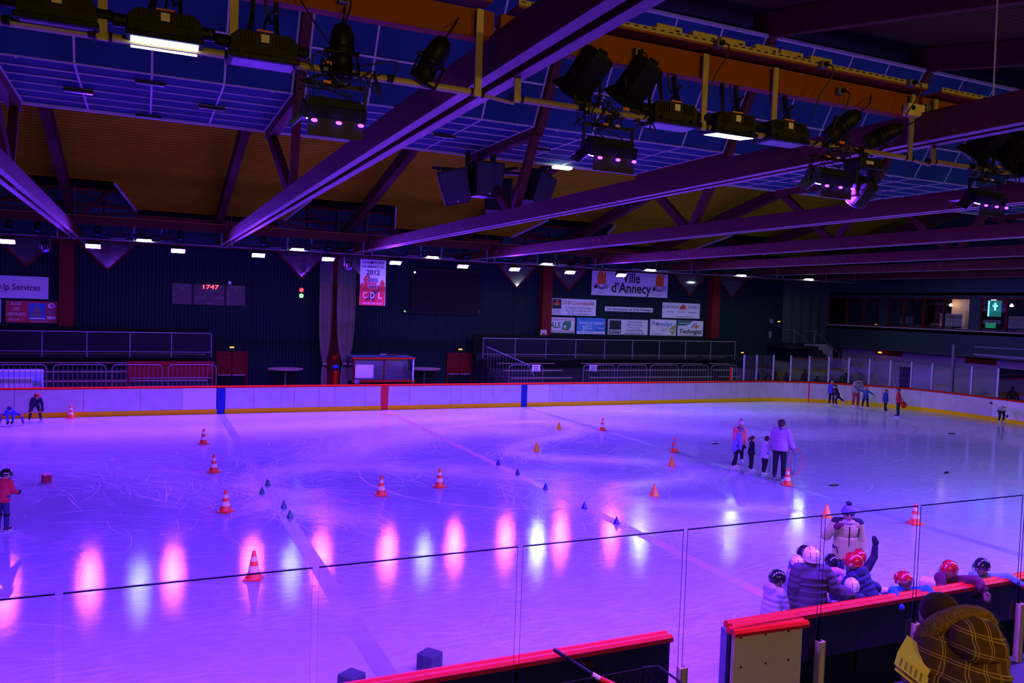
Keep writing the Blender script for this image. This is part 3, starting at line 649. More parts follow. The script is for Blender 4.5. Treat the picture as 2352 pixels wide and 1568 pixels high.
def barrier(x0, x1, y, label):
    t = thing('crowd_barrier', label, 'barrier', ((x0+x1)/2, y, 0), 0, 'crowd control barriers'); w = (x1-x0)/2-.03; zt, r = 1.94, .18
    fr = [(-w, 0, .1), (-w, 0, zt-r)]+[(-w+r-r*math.cos(a), 0, zt-r+r*math.sin(a)) for a in (PI/6, PI/3, PI/2)]+[(w-r+r*math.sin(a), 0, zt-r+r*math.cos(a)) for a in (0.01, PI/6, PI/3, PI/2)]+[(w, 0, .1)]
    MB().tube(fr, .024).build('frame', M['grey'], t); MB().tube([(-w, 0, .95), (w, 0, .95)], .018, 6).build('lower_rail', M['grey'], t)
    n = int(2*w/.17); src = None
    for k in range(1, n):
        x = -w+2*w*k/n
        if src is None: src = MB().tube([(0, 0, .95), (0, 0, zt-.01)], .011, 6); ob = src.build('bar', M['grey'], t)
        else: ob = bpy.data.objects.new('bar', ob.data); COL.objects.link(ob); ob.parent = t
        ob.location = (x, 0, 0)
    MB().bar((-w, -.22, .05), (-w, .22, .05), .05).build('foot', M['grey'], t); MB().bar((w, -.22, .05), (w, .22, .05), .05).build('foot', M['grey'], t)
    MB().bar((-w, 0, .03), (-w, 0, .12), .05).build('foot_post', M['grey'], t); MB().bar((w, 0, .03), (w, 0, .12), .05).build('foot_post', M['grey'], t)
    return t
BL = ['grey crowd barrier outside the left frame edge', 'grey crowd barrier in front of the pale blue box at the left', 'second grey crowd barrier from the left edge', 'third grey barrier from the left, partly before the red bench', 'grey barrier before the red bench, next to the red doors',
      'grey barrier carrying a white notice, nearest the stair rail', 'grey barrier carrying a crumpled shiny notice', 'third grey barrier of the right row', 'fourth grey barrier of the right row', 'fifth grey barrier of the right row', 'last grey barrier before the end glass']
for (a, b), lb in zip(((-17.3, -15.4), (-15.35, -13.6), (-13.42, -11.45), (-11.28, -9.3), (-9.12, -7.13), (6.9, 8.88), (11.25, 13.25), (13.38, 15.33), (15.5, 17.46), (17.62, 19.55), (19.7, 21.6)), BL): barrier(a, b, 1.6, lb)
for x, lb, m, rz in ((8.45, 'white printed notice hung on a crowd barrier', 'sign_white', 0), (11.85, 'crumpled shiny notice hung on a crowd barrier', 'trim', .1)):
    t = thing('notice', lb, 'notice', (x, 1.565, 1.78), rot=(0, rz, 0)); MB().box((0, 0, 0), (.46, .015, .34)).build('sheet', M[m], t)
    for k in range(3): MB().box((0, -.012, .1-.1*k), (.3-.06*(k % 2), .006, .035)).build('text_line', M['ink_grey'], t)
# doors
for n, (x, lb) in enumerate(((-6.1, 'dark red double door left of the standing tables'), (5.88, 'dark red double door right of the timekeeper cabin'))):
    d = setting('door_%d' % (n+1), lb)
    for s in (-1, 1):
        MB().bbox((x+s*.34, 5.95, 1.67), (.66, .06, 1.2), .008).build('upper_leaf', M['door_red'], d); MB().bbox((x+s*.34, 5.95, .53), (.66, .06, 1.04), .008).build('lower_leaf', M['door_dark'], d)
        MB().box((x+s*.34, 5.9, 1.09), (.6, .03, .045)).build('push_bar', M['trim'], d); MB().box((x+s*.18, 5.915, 2.22), (.13, .02, .025)).build('closer', M['grey'], d)
    for s in (-1, 1): MB().box((x+s*.71, 5.95, 1.15), (.07, .1, 2.3)).build('door_frame', M['door_red'], d)
for x, z, y, lb in ((-6.11, 2.46, 5.94, 'small amber exit light over the left red double door'), (5.9, 2.46, 5.94, 'small amber exit light over the right red double door'), (28.6, 4.52, 5.94, 'amber exit light near the far corner, beside the round clock'), (25.6, 2.42, 5.9, 'amber exit light low behind the end glass')):
    t = thing('exit_light', lb, 'exit light', (x, y, z)); MB().box((0, .03, 0), (.34, .05, .16)).build('housing', M['charcoal'], t); MB().box((0, -.002, 0), (.2, .015, .06)).build('lamp', M['amber'], t)
t = thing('exit_light', 'amber exit light hanging before the red header under the balcony', 'exit light', (34.1, 2.45, 2.72)); MB().box((0, 0, 0), (.06, .24, .1)).build('lamp', M['amber'], t); MB().box((0, 0, .15), (.02, .02, .16)).build('stem', M['grey'], t)
for ya, yb, z0, z1, lb in ((1.05, 3.1, 2.56, 2.98, 'dark red header board behind the exit light under the balcony'), (-5.3, -3.4, 2.5, 2.96, 'dark red header board behind the portal frame')):
    tag(MB().bbox((34.44, (ya+yb)/2, (z0+z1)/2), (.08, yb-ya, z1-z0), .01).build('header_board', M['door_red']), lb, 'board')
# staircase in the far right corner
sc = thing('staircase', 'dark staircase descending towards the end wall in the far corner', 'stairs')
for k in range(12): MB().span((29.3+k*.38, 3.4, 0), (29.68+k*.38, 5.2, 3.0-k*.25)).build('stair_step', M['stand'], sc)
for y in (3.4, 5.2):
    MB().tube([(28.4, y, 4.0), (29.3, y, 4.0), (33.9, y, 1.0)], .03).build('hand_rail', M['grey'], sc)
    for k in range(5): x = 29.3+k*1.1; MB().tube([(x, y, 3.0-(x-29.3)*.655), (x, y, 4.0-(x-29.3)*.655)], .022).build('baluster', M['grey'], sc)
MB().span((27.5, 3.4, 2.85), (29.3, 5.9, 3.0)).build('landing', M['stand'], sc)
# tables
for x, lb in ((-3.83, 'dim standing table left of the curtained pillar'), (3.2, 'dim standing table right of the timekeeper cabin')):
    t = thing('standing_table', lb, 'table', (x, 4, 0)); MB().lathe([(0, 0), (.84, 0), (.84, .05), (0, .05)], 20, (0, 0, 1.53), cap=False).build('table_top', M['plank'], t); MB().bbox((0, .3, .75), (1.5, .04, 1.3), .01).build('back_cloth', M['door_dark'], t); MB().tube([(0, 0, 0), (0, 0, 1.53)], .05).build('leg', M['grey'], t)
# timekeeper cabin
cb = thing('timekeeper_cabin', 'glazed cabin with red edges and white notice behind the red line', 'cabin', (.25, 1.6, 0))
MB().span((-1.4, -.4, 0), (1.4, .9, 1.12)).build('base', M['door_dark'], cb); MB().span((-1.5, -.5, 2.3), (1.5, 1.0, 2.36)).build('roof', mat('cabin_roof', (.02, .05, .04), .7, spec=.1), cb)
for z in (2.29, 1.2): MB().span((-1.5, -.52, z-.03), (1.5, -.46, z+.03)).build('red_edge', M['red_rail'], cb)
for x in (-1.43, .0, 1.43): MB().span((x-.035, -.5, 1.1), (x+.035, -.44, 2.3)).build('mullion', M['red_steel'] if x < 1 else M['alu'], cb)
for a, b in ((-1.4, -.04), (.04, 1.38)): MB().span((a, -.48, 1.24), (b, -.47, 2.26)).build('pane', M['glass_far'], cb)
for s in (-1, 1): MB().span((s*1.44-.01, -.4, 1.2), (s*1.44+.01, .95, 2.28)).build('side_pane', M['glass_far'], cb)
MB().span((-1.4, .9, 1.1), (1.4, .94, 2.3)).build('back_wall', mat('cabin_back', (.22, .2, .2), .6), cb)
no = MB().box((-.95, -.53, 1.68), (.86, .02, .62)).build('notice_sheet', mat('notice_speckle', (.72, .7, .74), .6, noise=.35, nscale=60), cb)
for sx in (-1, 1):
    for sz in (-1, 1): MB().box((-.95+sx*.38, -.545, 1.68+sz*.26), (.04, .01, .04)).build('notice_pin', M['ink_grey'], no)
MB().box((-1.28, -.53, 1.2), (.2, .05, .17)).build('socket_box', M['trim'], cb); MB().box((-1.25, -.56, 1.2), (.09, .02, .1)).build('socket', M['ink_blue'], cb)
MB().bbox((.1, .1, 2.42), (.3, .2, .09), .02).build('roof_box', M['grey'], cb); MB().bbox((.6, .3, 2.4), (.5, .2, .05), .02).build('roof_tray', M['charcoal'], cb)
# tied curtains on the central pillar
def curtain(x, w, label):
    m = MB(); n, rows = 40, [(7.0, 1.0), (5.8, 1.0), (4.6, 1.02), (3.4, .95), (2.5, .72), (1.9, .35), (1.75, .24), (1.55, .4), (1.1, .5), (.4, .42), (.0, .4)]
    for z, k in rows: m.v += [(x+(i/n-.5)*w*k, 4.6+.07*math.sin(i*1.7)*min(1, k+.2), z) for i in range(n+1)]
    for j in range(len(rows)-1):
        for i in range(n): m.f.append((j*(n+1)+i, j*(n+1)+i+1, (j+1)*(n+1)+i+1, (j+1)*(n+1)+i)); m.mi.append(0 if j > 0 else 1)
    c = thing('curtain', label, 'curtain'); o = m.build('cloth', [M['curtain'], M['net']], c, smooth=True)
    MB().tube([(x-.1, 4.5, 1.76), (x+.1, 4.5, 1.74)], .06).build('tie', M['curtain'], c)
    for i in range(9): xx = x+(i/8-.5)*w; MB().tube([(xx, 4.58, 5.7), (xx, 4.58, 7.25)], .012, 5).build('hanging_cord', M['grey'], c)
curtain(-1.85, .62, 'dusky net curtain tied at the bottom, left of the central pillar'); curtain(-.82, .92, 'dusky net curtain tied at the bottom, right of the central pillar')
t = thing('fire_extinguisher', 'red fire extinguisher with blue top at the central pillar', 'fire extinguisher', (-1.2, 4.9, .0)); MB().lathe([(0, 0), (.13, 0), (.14, .05), (.14, 1.3), (.1, 1.4), (.04, 1.44)], 14, cap=False).build('cylinder', M['red_rail'], t); MB().ell((0, 0, 1.56), (.19, .16, .13)).build('blue_cover', M['ink_blue'], t)
tag(MB().box((-1.15, 5.43, 2.0), (.22, .02, .22)).build('wall_sign', M['red_rail']), 'small red square sign on the curtained pillar', 'sign')
nn = MB()
for i in range(24): nn.v += [(27.2+3.8*i/23, 4.2+.16*math.sin(i*1.3), 7.3), (27.3+3.7*i/23, 4.2+.10*math.sin(i*1.3), 3.2)]
nn.f = [(2*i, 2*i+2, 2*i+3, 2*i+1) for i in range(23)]; nn.mi = [0]*23
tag(nn.build('safety_net', M['net_thin'], smooth=True), 'thin pale net hanging in folds in the far right corner', 'net')
# ------------------------------------------------------------------ lighting rigs (local +Y points over the ice)
def make_flood(lit):
    t = thing('floodlight', '', 'floodlight')
    MB().prism([(-.28, -.12), (-.28, .03), (-.22, .085), (.22, .085), (.28, .03), (.28, -.12)], .26, (0, 0, 0)).build('housing', M['charcoal'], t)
    fin = MB()
    src = None
    for k in range(10):
        x = -.22+k*.03 if k < 5 else .10+(k-5)*.03
        f = MB().box((0, -.135, .02), (.014, .02, .1)).build('cooling_fin', M['charcoal'], t) if src is None else None
        if src is None: src = f
        else: f = bpy.data.objects.new('cooling_fin', src.data); COL.objects.link(f); f.parent = t
        f.location = (x, 0, 0)
    for s in (-1, 1): MB().lathe([(0, 0), (.055, 0), (.055, .1), (.04, .12), (0, .12)], 12, (s*.28, 0, .0), Matrix.Rotation(s*PI/2, 3, 'Y'), cap=False).build('end_cap', M['black'], t)
    MB().box((0, -.14, .03), (.07, .012, .07)).build('rating_label', M['label'], t); MB().box((0, -.1, .1), (.14, .05, .015)).build('red_clip', M['orange_clip'], t)
    MB().bbox((0, 0, -.135), (.6, .32, .05), .01).build('front_frame', M['black'], t)
    MB().add([(-.26, -.12, -.163), (.26, -.12, -.163), (.26, .12, -.163), (-.26, .12, -.163)], [(3, 2, 1, 0)]).build('lamp_face', M['flood'] if lit else M['lens_off'], t)
    for s in (-1, 1):
        MB().bar((s*.12, .0, .08), (s*.10+.02, .1, .3), .035, .05).build('bracket', M['black'], t); MB().bar((s*.10+.02, .1, .3), (s*.10+.02, .12, .46), .035, .05).build('bracket', M['black'], t)
        MB().box((s*.2, -.155, -.11), (.04, .03, .05)).build('latch', M['black'], t)
    MB().cable([(0, .0, .14), (.03, -.1, .24), (.1, -.05, .3), (.08, .1, .24), (.02, .1, .45)], .012, 6).build('supply_cable', M['cable'], t)
    return t
def make_led(near):
    t = thing('led_wash_light', '', 'stage light')
    T = Matrix.Rotation(.38 if near else .62, 3, 'X')  # face points down and towards the ice
    h = t
    MB().box(T @ V((0, 0, .06)), (.56, .26, .12), T).build('housing', M['black'], h)
    MB().box(T @ V((0, 0, .14)), (.5, .16, .06), T).build('heat_sink', M['black_matt'], h)
    P = [T @ V(p) for p in ((-.25, -.10, -.012), (.25, -.10, -.012), (.25, .10, -.012), (-.25, .10, -.012))]
    MB().add(P, [(3, 2, 1, 0)]).build('led_face', M['led'], h)
    for k in range(8):
        for r in (-1, 1):
            pass
    if near: MB().box(T @ V((0, -.17, -.06)), (.5, .012, .16), T @ Matrix.Rotation(-.35, 3, 'X')).build('barn_door', M['charcoal'], h)
    MB().box(T @ V((0, .14, -.01))+V((0, .11, 0)), (.54, .22, .012)).build('barn_door', M['charcoal'], h)
    for s in (-1, 1):
        if near and s < 0: MB().box(T @ V((s*.32, .03, -.05)), (.012, .2, .14), T @ Matrix.Rotation(s*-.75, 3, 'Y')).build('barn_door', M['black_matt'], h)
        MB().bar((s*.30, 0, .02), (s*.30, 0, .3), .02, .04).build('yoke', M['black'], h)
    MB().bar((-.31, 0, .3), (.31, 0, .3), .02, .04).build('yoke', M['black'], h)
    MB().box((0, 0, .36), (.06, .05, .14)).build('clamp', M['black'], h); MB().box((-.07, -.05, .31), (.07, .02, .025)).build('wing_nut', M['orange_clip'], h); MB().box((.08, -.05, .31), (.06, .02, .025)).build('wing_nut', M['label'], h)
    if near:
        for x in (-.2, .02, .22): MB().ell((x, -.185, -.075), (.03, .02, .016), seg=8, ring=5).build('led_lens', M['led_small'], h)
    rr = random.Random(4)
    for k in range(3):
        pts = [(rr.uniform(-.25, .25), -.03, .12)]+[(rr.uniform(-.25, .25), rr.uniform(-.12, .02), .2+.07*j) for j in range(3)]+[(rr.uniform(-.3, .3), 0, .43)]
        MB().cable(pts, .006, 5).build('cable', M['cable'], h)
    return t
def make_par():
    t = thing('par_can', '', 'spotlight'); T = Matrix.Rotation(.62, 3, 'X')
    MB().lathe([(.03, .26), (.07, .24), (.11, .15), (.115, .02), (.112, .01), (.12, 0), (.12, -.02), (.108, -.03), (.108, -.2), (.115, -.2), (.115, -.22)], 18, (0, 0, 0), T, cap=False).build('can', M['black'], t, smooth=True)
    MB().lathe([(0, -.19), (.1, -.19)], 16, (0, 0, 0), T, cap=False).build('lens', mat('par_lens', (.05, .06, .3), .25), t)
    MB().lathe([(0, .27), (.035, .262), (.035, .25)], 10, (0, 0, 0), T, cap=False).build('rear_cap', M['black_matt'], t)
    for s in (-1, 1): MB().bar((s*.135, 0, 0), (s*.135, 0, -.26), .015, .035).build('yoke', M['black'], t); MB().lathe([(0, -.03), (.025, -.03), (.025, .03), (0, .03)], 8, (s*.13, 0, 0), Matrix.Rotation(PI/2, 3, 'Y')).build('knob', M['black'], t)
    MB().bar((-.14, 0, -.26), (.14, 0, -.26), .015, .035).build('yoke', M['black'], t)
    for r in (.03, .045): MB().tube([(T @ V((.122*math.cos(a*PI/6), .122*math.sin(a*PI/6), r))) for a in range(13)], .006, 5).build('safety_wire', M['black'], t)
    MB().cable([tuple(T @ V((0, 0, .26))), (.02, -.2, .35), (.05, -.1, .6)], .01, 6).build('supply_cable', M['cable'], t)
    return t
def make_profile():
    t = thing('fresnel_light', '', 'spotlight'); T = Matrix.Rotation(.6, 3, 'X') @ Matrix.Rotation(.35, 3, 'Y')
    MB().bbox((0, 0, 0), (.26, .3, .42), .02).build('housing', M['black'], t, rot=T.to_euler())
    MB().prism([(-.13, -.2), (-.2, -.3), (.2, -.3), (.13, -.2)], .34).build('shutter', M['black'], t, rot=T.to_euler())
    MB().bbox((0, 0, .215), (.2, .24, .03), .01).build('rear_plate', M['charcoal'], t, rot=T.to_euler())
    MB().box((0, -.04, .24), (.1, .05, .05)).build('handle', M['black'], t, rot=T.to_euler())
    for s in (-1, 1): MB().bar((s*.17, 0, 0), (s*.15, 0, -.34), .018, .04).build('yoke', M['black'], t)
    MB().bar((-.15, 0, -.34), (.15, 0, -.34), .018, .04).build('yoke', M['black'], t); MB().box((0, 0, -.4), (.05, .06, .12)).build('clamp', M['black'], t)
    return t
def make_bay(label, detail):
    t = thing('lighting_rig', label, 'light rig')
    pm = M['pipe'] if detail else M['pipe_far']
    MB().tube([(-2.82, 0, 7.05), (2.82, 0, 7.05)], .036, 12).build('pipe', pm, t)
    MB().span((-3.0, .04, 7.60), (3.0, .18, 7.88)).build('purlin', M['purlin'] if detail else M['beam'], t)
    MB().span((-2.9, -.16, 7.90), (2.9, .2, 7.93)).build('cable_tray', M['purlin'], t); MB().span((-2.9, -.17, 7.92), (2.9, -.155, 7.975)).build('tray_lip', M['pcb'], t)
    if detail:
        src = None
        for k in range(52):
            o = MB().box((0, 0, 0), (.05, .006, .012)).build('tray_slot', M['black'], t) if src is None else bpy.data.objects.new('tray_slot', src.data)
            if src is None: src = o
            else: COL.objects.link(o); o.parent = t
            o.location = (-2.85+k*.11, -.172, 7.955)
        for x in (-2.1, -1.2, -.6, .5, 1.3, 1.9): MB().tube([(x, -.04, 7.05), (x+.05, -.04, 7.05)], .041, 12).build('tape_band', M['black'], t)
    for x in (-2.82, -.5, .52, 2.82):
        MB().bar((x, -.02, 7.01), (x, -.02, 7.86), .07, .03, up=(0, 1, 0)).build('hanger', pm, t)
        for s in (-.06, .06): MB().tube([(x+s-.012, 0, 7.05), (x+s+.012, 0, 7.05)], .043, 10).build('clamp_ring', M['black'], t)
    MB().tube([(2.82, -.0, 7.04), (3.23, 0, 7.0)], .018, 6).build('link_bar', pm, t)
    return t
RIGY = -28.3
bay = make_bay('near lighting rig, left bay with orange purlin, over the lit white flood', True); bay.location = (-9.9, RIGY, 0)
dup(bay, (-3.83, RIGY, 0), label='near lighting rig, middle bay between the two big plum trusses'); dup(bay, (2.24, RIGY, 0), label='near lighting rig, bay cut by the right frame edge')
F_on, F_off = make_flood(True), make_flood(False)
F_on.location = (-9.93, RIGY, 7.2); F_on['label'] = 'lit white floodlight at the top left on the near rig'; F_on['group'] = 'floodlights on the near rig'; F_on.rotation_euler = (-.10, .0, 0)
F_off.location = (-10.72, RIGY, 7.22); F_off['label'] = 'unlit floodlight in the top left corner of the frame'; F_off['group'] = 'floodlights on the near rig'
dup(F_off, (-9.13, RIGY, 7.17), label='unlit floodlight right of the lit one at the top left')
dup(F_on, (-3.93, RIGY, 7.15), rot=(.10, 0, 0), label='lit floodlight of the middle near bay, only a bright sliver showing'); dup(F_off, (-4.77, RIGY, 7.15), label='unlit floodlight left of the bright sliver in the middle bay'); dup(F_off, (-3.15, RIGY, 7.15), label='unlit floodlight right of the bright sliver in the middle bay')
dup(F_off, (1.4, RIGY, 7.15), label='unlit floodlight cut by the right frame edge'); dup(F_on, (2.2, RIGY, 7.15), rot=(0, 0, 0), label='lit floodlight of the near rig past the right frame edge')
F_st = dup(F_on, (14.3, RIGY, 7.15), rot=(.1, 0, 0), label='bright floodlight of the near rig outside the frame')
for ch in F_st.children:
    if ch.name.startswith('lamp_face'): ch.data = ch.data.copy(); ch.data.materials[0] = M['flood_strong']
F_md = dup(F_on, (8.25, RIGY, 7.15), rot=(.1, 0, 0), label='lit floodlight of the near rig outside the frame, right of the moving head')
for ch in F_md.children:
    if ch.name.startswith('lamp_face'): ch.data = ch.data.copy(); ch.data.materials[0] = mat('flood_light_mid', (.1, .1, .1), .5, emit=WHITE_COLOR, strength=WHITE_STRENGTH*5)
for x in (13.4, 15.2, 19.5, 20.35, 21.2, 25.2, 26., 26.8): dup(F_st, (x, RIGY, 7.15))
L_n = make_led(True); L_n.location = (-8.5, RIGY, 6.62); L_n['label'] = 'violet stage light with barn doors under the left near bay'; L_n['group'] = 'violet stage lights of the near rig'
for x, lb in ((-5.55, 'violet stage light with barn doors left in the middle near bay'), (-2.38, 'violet stage light right in the middle near bay, beside the moving head'), (.5, 'violet stage light with barn doors near the right frame edge')): dup(L_n, (x, RIGY, 6.6), label=lb)
for x in (-14.9, -11.8, 3.7, 6.5, 9.6): dup(L_n, (x, RIGY, 6.6), label='violet stage light of the near rig outside the frame')
P = make_par(); P.location = (-8.43, RIGY, 7.23); P['label'] = 'upright round spotlight at the right end of the left near bay'; P['group'] = 'round spotlights'
P.rotation_euler = (-.55, 0, 0); dup(P, (-7.56, RIGY, 7.28), rot=(-.3, .45, 0), label='leaning round spotlight just left of the big diagonal truss'); dup(P, (-2.2, RIGY, 7.31), rot=(-.1, .7, 0), label='round spotlight over the third violet light'); dup(P, (-1.5, RIGY, 7.27), rot=(.1, .95, 0), label='dim round spotlight half before the second truss')
Q = make_profile(); Q.location = (-5.83, RIGY, 7.45); Q['label'] = 'left one of two square black spotlights by the orange purlin'; Q['group'] = 'square black spotlights'
dup(Q, (-5.2, RIGY, 7.45), label='right one of two square black spotlights by the orange purlin'); dup(Q, (.5, RIGY, 7.45), label='left square spotlight at the right frame edge'); dup(Q, (1.05, RIGY, 7.45), label='square spotlight cut by the right frame edge')
mh = thing('moving_head', 'moving-head spotlight with U-shaped yoke hanging beside the third violet light', 'spotlight', (-1.8, RIGY, 6.78))
MB().bbox((0, 0, .1), (.42, .3, .14), .03).build('base', M['charcoal'], mh); MB().box((-.06, -.155, .1), (.12, .01, .04)).build('display', M['label'], mh)
for s in (-1, 1): MB().bbox((s*.16, 0, -.13), (.06, .14, .34), .02).build('yoke_arm', M['charcoal'], mh)
hd = MB().bbox((0, 0, 0), (.24, .26, .36), .05).build('head', M['charcoal'], mh, loc=(0, .02, -.24), rot=(.6, .3, 0)); MB().lathe([(0, -.005), (.08, -.005), (.09, .01)], 14, (0, 0, -.185), cap=False).build('lens', mat('head_lens', (.2, .2, .5), .15), hd)
MB().box((0, 0, .22), (.08, .06, .12)).build('clamp', M['black'], mh)
# sockets, ballast boxes and loose cables of the near rig
for x, z, y, lb in ((-8.43, 7.72, -28.29, 'socket on the purlin above the upright round spotlight'), (-5.22, 7.74, -28.29, 'socket above the square black spotlights'), (-2.26, 7.74, -28.29, 'socket on the purlin right of the ballast boxes'), (-4.3, 7.93, -28.5, 'socket on the tray lip, left'), (-2.76, 7.93, -28.5, 'socket on the tray lip at the end of the ballast boxes'), (-1.28, 7.93, -28.5, 'socket on the tray lip, right')):
    t = thing('wall_socket', lb, 'socket', (x, y, z)); MB().bbox((0, 0, 0), (.09, .08, .09), .01).build('socket_box', M['grey'], t); MB().lathe([(0, 0), (.03, 0), (.03, .03), (0, .03)], 10, (.01, -.04, 0), Matrix.Rotation(PI/2, 3, 'X'), cap=False).build('plug', M['black'], t)
    MB().cable([(.01, -.07, 0), (.05, -.12, -.06), (.02, -.1, -.2), (-.06, -.03, -.38), (-.1, 0, -.6)], .009, 6).build('lead', M['cable'], t)
for i, x in enumerate((-4.9, -4.42, -4.03, -3.54, -3.16, -2.7)):
    t = thing('ballast_box', 'grey ballast box on the cable tray, %s of six from the left' % ['first', 'second', 'third', 'fourth', 'fifth', 'last'][i], 'ballast box', (x, -28.32, 7.935), 0, 'ballast boxes on the cable tray')
    MB().bbox((0, 0, .06), (.34, .2, .115), .008).build('case', M['pcb'], t); MB().box((.1, -.104, .06), (.04, .012, .03)).build('vent', M['black'], t); MB().box((0, 0, .12), (.3, .16, .008)).build('lid', M['grey'], t)
t = thing('junction_box', 'pale switch box at the end of the purlin by the second truss', 'box', (-.98, -28.32, 7.66)); MB().bbox((0, 0, 0), (.3, .1, .16), .01).build('case', M['cream'], t); MB().bbox((.2, -.02, .05), (.09, .1, .1), .01).build('socket', M['grey'], t); MB().lathe([(0, 0), (.03, 0), (.03, .02), (0, .02)], 10, (-.08, -.05, .02), Matrix.Rotation(PI/2, 3, 'X'), cap=False).build('knob', M['black'], t)
rc = random.Random(11)
for x, lb in ((-8.5, 'tangle of black cables on the pipe above the left violet light'), (-5.5, 'tangle of black cables on the pipe under the square spotlights'), (-2.2, 'tangle of black cables above the third violet light'), (.6, 'tangle of black cables on the pipe near the right frame edge')):
    t = thing('cable_tangle', lb, 'cables', (x, RIGY-.05, 7.05))
    for k in range(7):
        a = rc.uniform(-.4, .4); pts = [(a, 0, rc.uniform(-.05, .08))]
        for j in range(5): pts.append((a+rc.uniform(-.22, .22), rc.uniform(-.08, .06), rc.uniform(-.22, .16)))
        MB().cable(pts, .008, 6).build('cable', M['cable'], t)
    MB().box((rc.uniform(-.1, .1), -.04, .04), (.08, .03, .03)).build('plug', M['orange_clip'], t); MB().box((rc.uniform(-.1, .2), -.05, -.02), (.05, .03, .03)).build('plug', M['grey'], t)
tag(MB().cable([(-9.5, RIGY-.05, 8.6), (-8.75, RIGY-.08, 7.5), (-8.5, RIGY-.06, 7.2)], .009, 6).build('cable'if 0 else 'loose_cable', M['cable']), 'loose black cable slanting down to the left round spotlight', 'cable')
tag(MB().tube([(.78, -28.1, 11.2), (.72, -28.2, 7.9)], .012, 6).build('suspension_rod', M['alu']), 'thin pale vertical rod before the dark roof at the top right', 'rod')
# far rig
fb = make_bay('far rig bay over the left of the far boards', False); fb.location = (-9.95, .3, 0); fb.rotation_euler = (0, 0, PI); fb['group'] = 'bays of the far lighting rig'
for x, lb in ((-16.0, 'far rig bay cut by the left frame edge'), (-3.9, 'far rig bay left of the banner'), (2.15, 'far rig bay over the dark screen'), (8.2, 'far rig bay before the M pillar'), (14.25, 'far rig bay over the Ville d\u2019Annecy sign'), (20.3, 'far rig bay by the right-hand pillar'), (26.35, 'last far rig bay in the corner')): dup(fb, (x, .3, 0), rz=PI, label=lb)
WH = ['above the second violet light from the left edge', 'left of the curtained pillar', 'above the dark screen', 'above the V-window left of the Ville d\u2019Annecy sign', 'over the right half of the Ville d\u2019Annecy sign', 'right of the right-hand pillar', 'in the far corner by the net']
WS = ['after the first red pillar', 'before the curtained pillar', 'above the dark screen', 'before the M pillar', 'over the Ville d\u2019Annecy sign', 'right of the right-hand pillar', '']
for i, x in enumerate((-10.1, -4.0, 2.2, 8.23, 14.38, 20.5, 25.5)):
    dup(F_md if i < 3 else F_st, (x, .32, 7.28), rot=(.12, 0, PI), label='lit white far floodlight '+WH[i], group='lit floodlights of the far rig')
    if i < 6:
        for s, w_ in ((-.95, 'left'), (.85, 'right')): dup(F_off, (x+s, .32, 7.28), rot=(.12, 0, PI), label='unlit far floodlight just %s of the lit one %s' % (w_, WS[i]), group='unlit floodlights of the far rig')
LF = make_led(False); lx = [-14.86, -11.94, -8.82, -5.63, -2.65, .44, 3.76, 6.48, 9.57, 12.62]
LW = ['cut by the left frame edge', 'above the V-window right of the left pillar', 'above the scoreboard\u2019s left half', 'right above the scoreboard', 'at the curtained pillar', 'just right of the banner', 'above the right side of the dark screen', 'before the V-window left of the M pillar', 'before the V-window right of the M pillar', 'before the word Ville']
for i, x in enumerate(lx):
    if i == 0: LF.location = (x, .35, 6.75); LF.rotation_euler = (0, 0, PI); LF['label'] = 'glowing violet stage light '+LW[0]; LF['group'] = 'glowing violet lights of the far rig'
    else: dup(LF, (x, .35, 6.75), label='glowing violet stage light '+LW[i])
for i, x in enumerate((-14.8, -13.85, -11.77, -8.73, -5.44, -2.65, -1.66, 3.87, 5.9, 9.9, 10.6)):
    dup(P, (x, .3, 7.4), rot=(-.25, 0, PI), label='dim round spotlight on the far rig, %s' % ['at the left frame edge', 'left of the first red pillar', 'right of the first red pillar', 'third after the first pillar', 'left of the curtained pillar', 'above the curtain', 'above the banner', 'above the dark screen', 'right of the dark screen', 'beside the M pillar', 'right of the M pillar'][i], group='round spotlights of the far rig')
for x, z, lb in ((-13.6, 6.85, 'dark unlit moving head before the first V-window'), (-1.75, 6.75, 'dark unlit moving head beside the central curtains')): dup(mh, (x, .3, z), rz=PI, label=lb)
# ------------------------------------------------------------------ cones, pucks and blocks on the ice
def make_cone():
    t = thing('traffic_cone', '', 'cone'); A, Bm = M['cone_orange'], M['cone_white']
    MB().bbox((0, 0, .018), (.3, .3, .036), .012).build('foot', A, t)
    prof = lambda z: .118-(z-.036)*.19
    zs = [.036, .15, .25, .33, .41, .5]
    for i, (a, b) in enumerate(zip(zs, zs[1:])):
        pr = [(prof(a)+.02 if i == 0 else prof(a), a)]+([(prof(a)+.004, a+.03)] if i == 0 else [])+[(prof(b), b)]
        if i == 4: pr += [(prof(b)-.012, b+.008), (0, b+.008)]
        MB().lathe(pr, 20, cap=False).build('band', A if i % 2 == 0 else Bm, t, smooth=True)
    return t
cn = make_cone()
CB = [(-12.61, -.30, 'orange and white striped cone against the far boards at the left'), (-8.2, -7.24, 'striped cone farthest of the left row, below the blue board stripe'), (-8.22, -11.95, 'striped cone second of the left row'), (-8.3, -16.46, 'striped cone third of the left row, beside the lower green cones'), (-8.25, -21.3, 'nearest striped cone, crossed by the glass top edge'),
      (-4.48, -15.9, 'striped cone left of the middle pair'), (-2.74, -15.42, 'striped cone right of the middle pair'), (7.04, -7.57, 'striped cone farthest of the right row'), (7.06, -12.48, 'grey-banded striped cone of the right row, behind the yellow one'), (7.08, -17.99, 'striped cone at the feet of the man with hoops'), (7.02, -22.34, 'striped cone behind the coach, at the glass joint')]
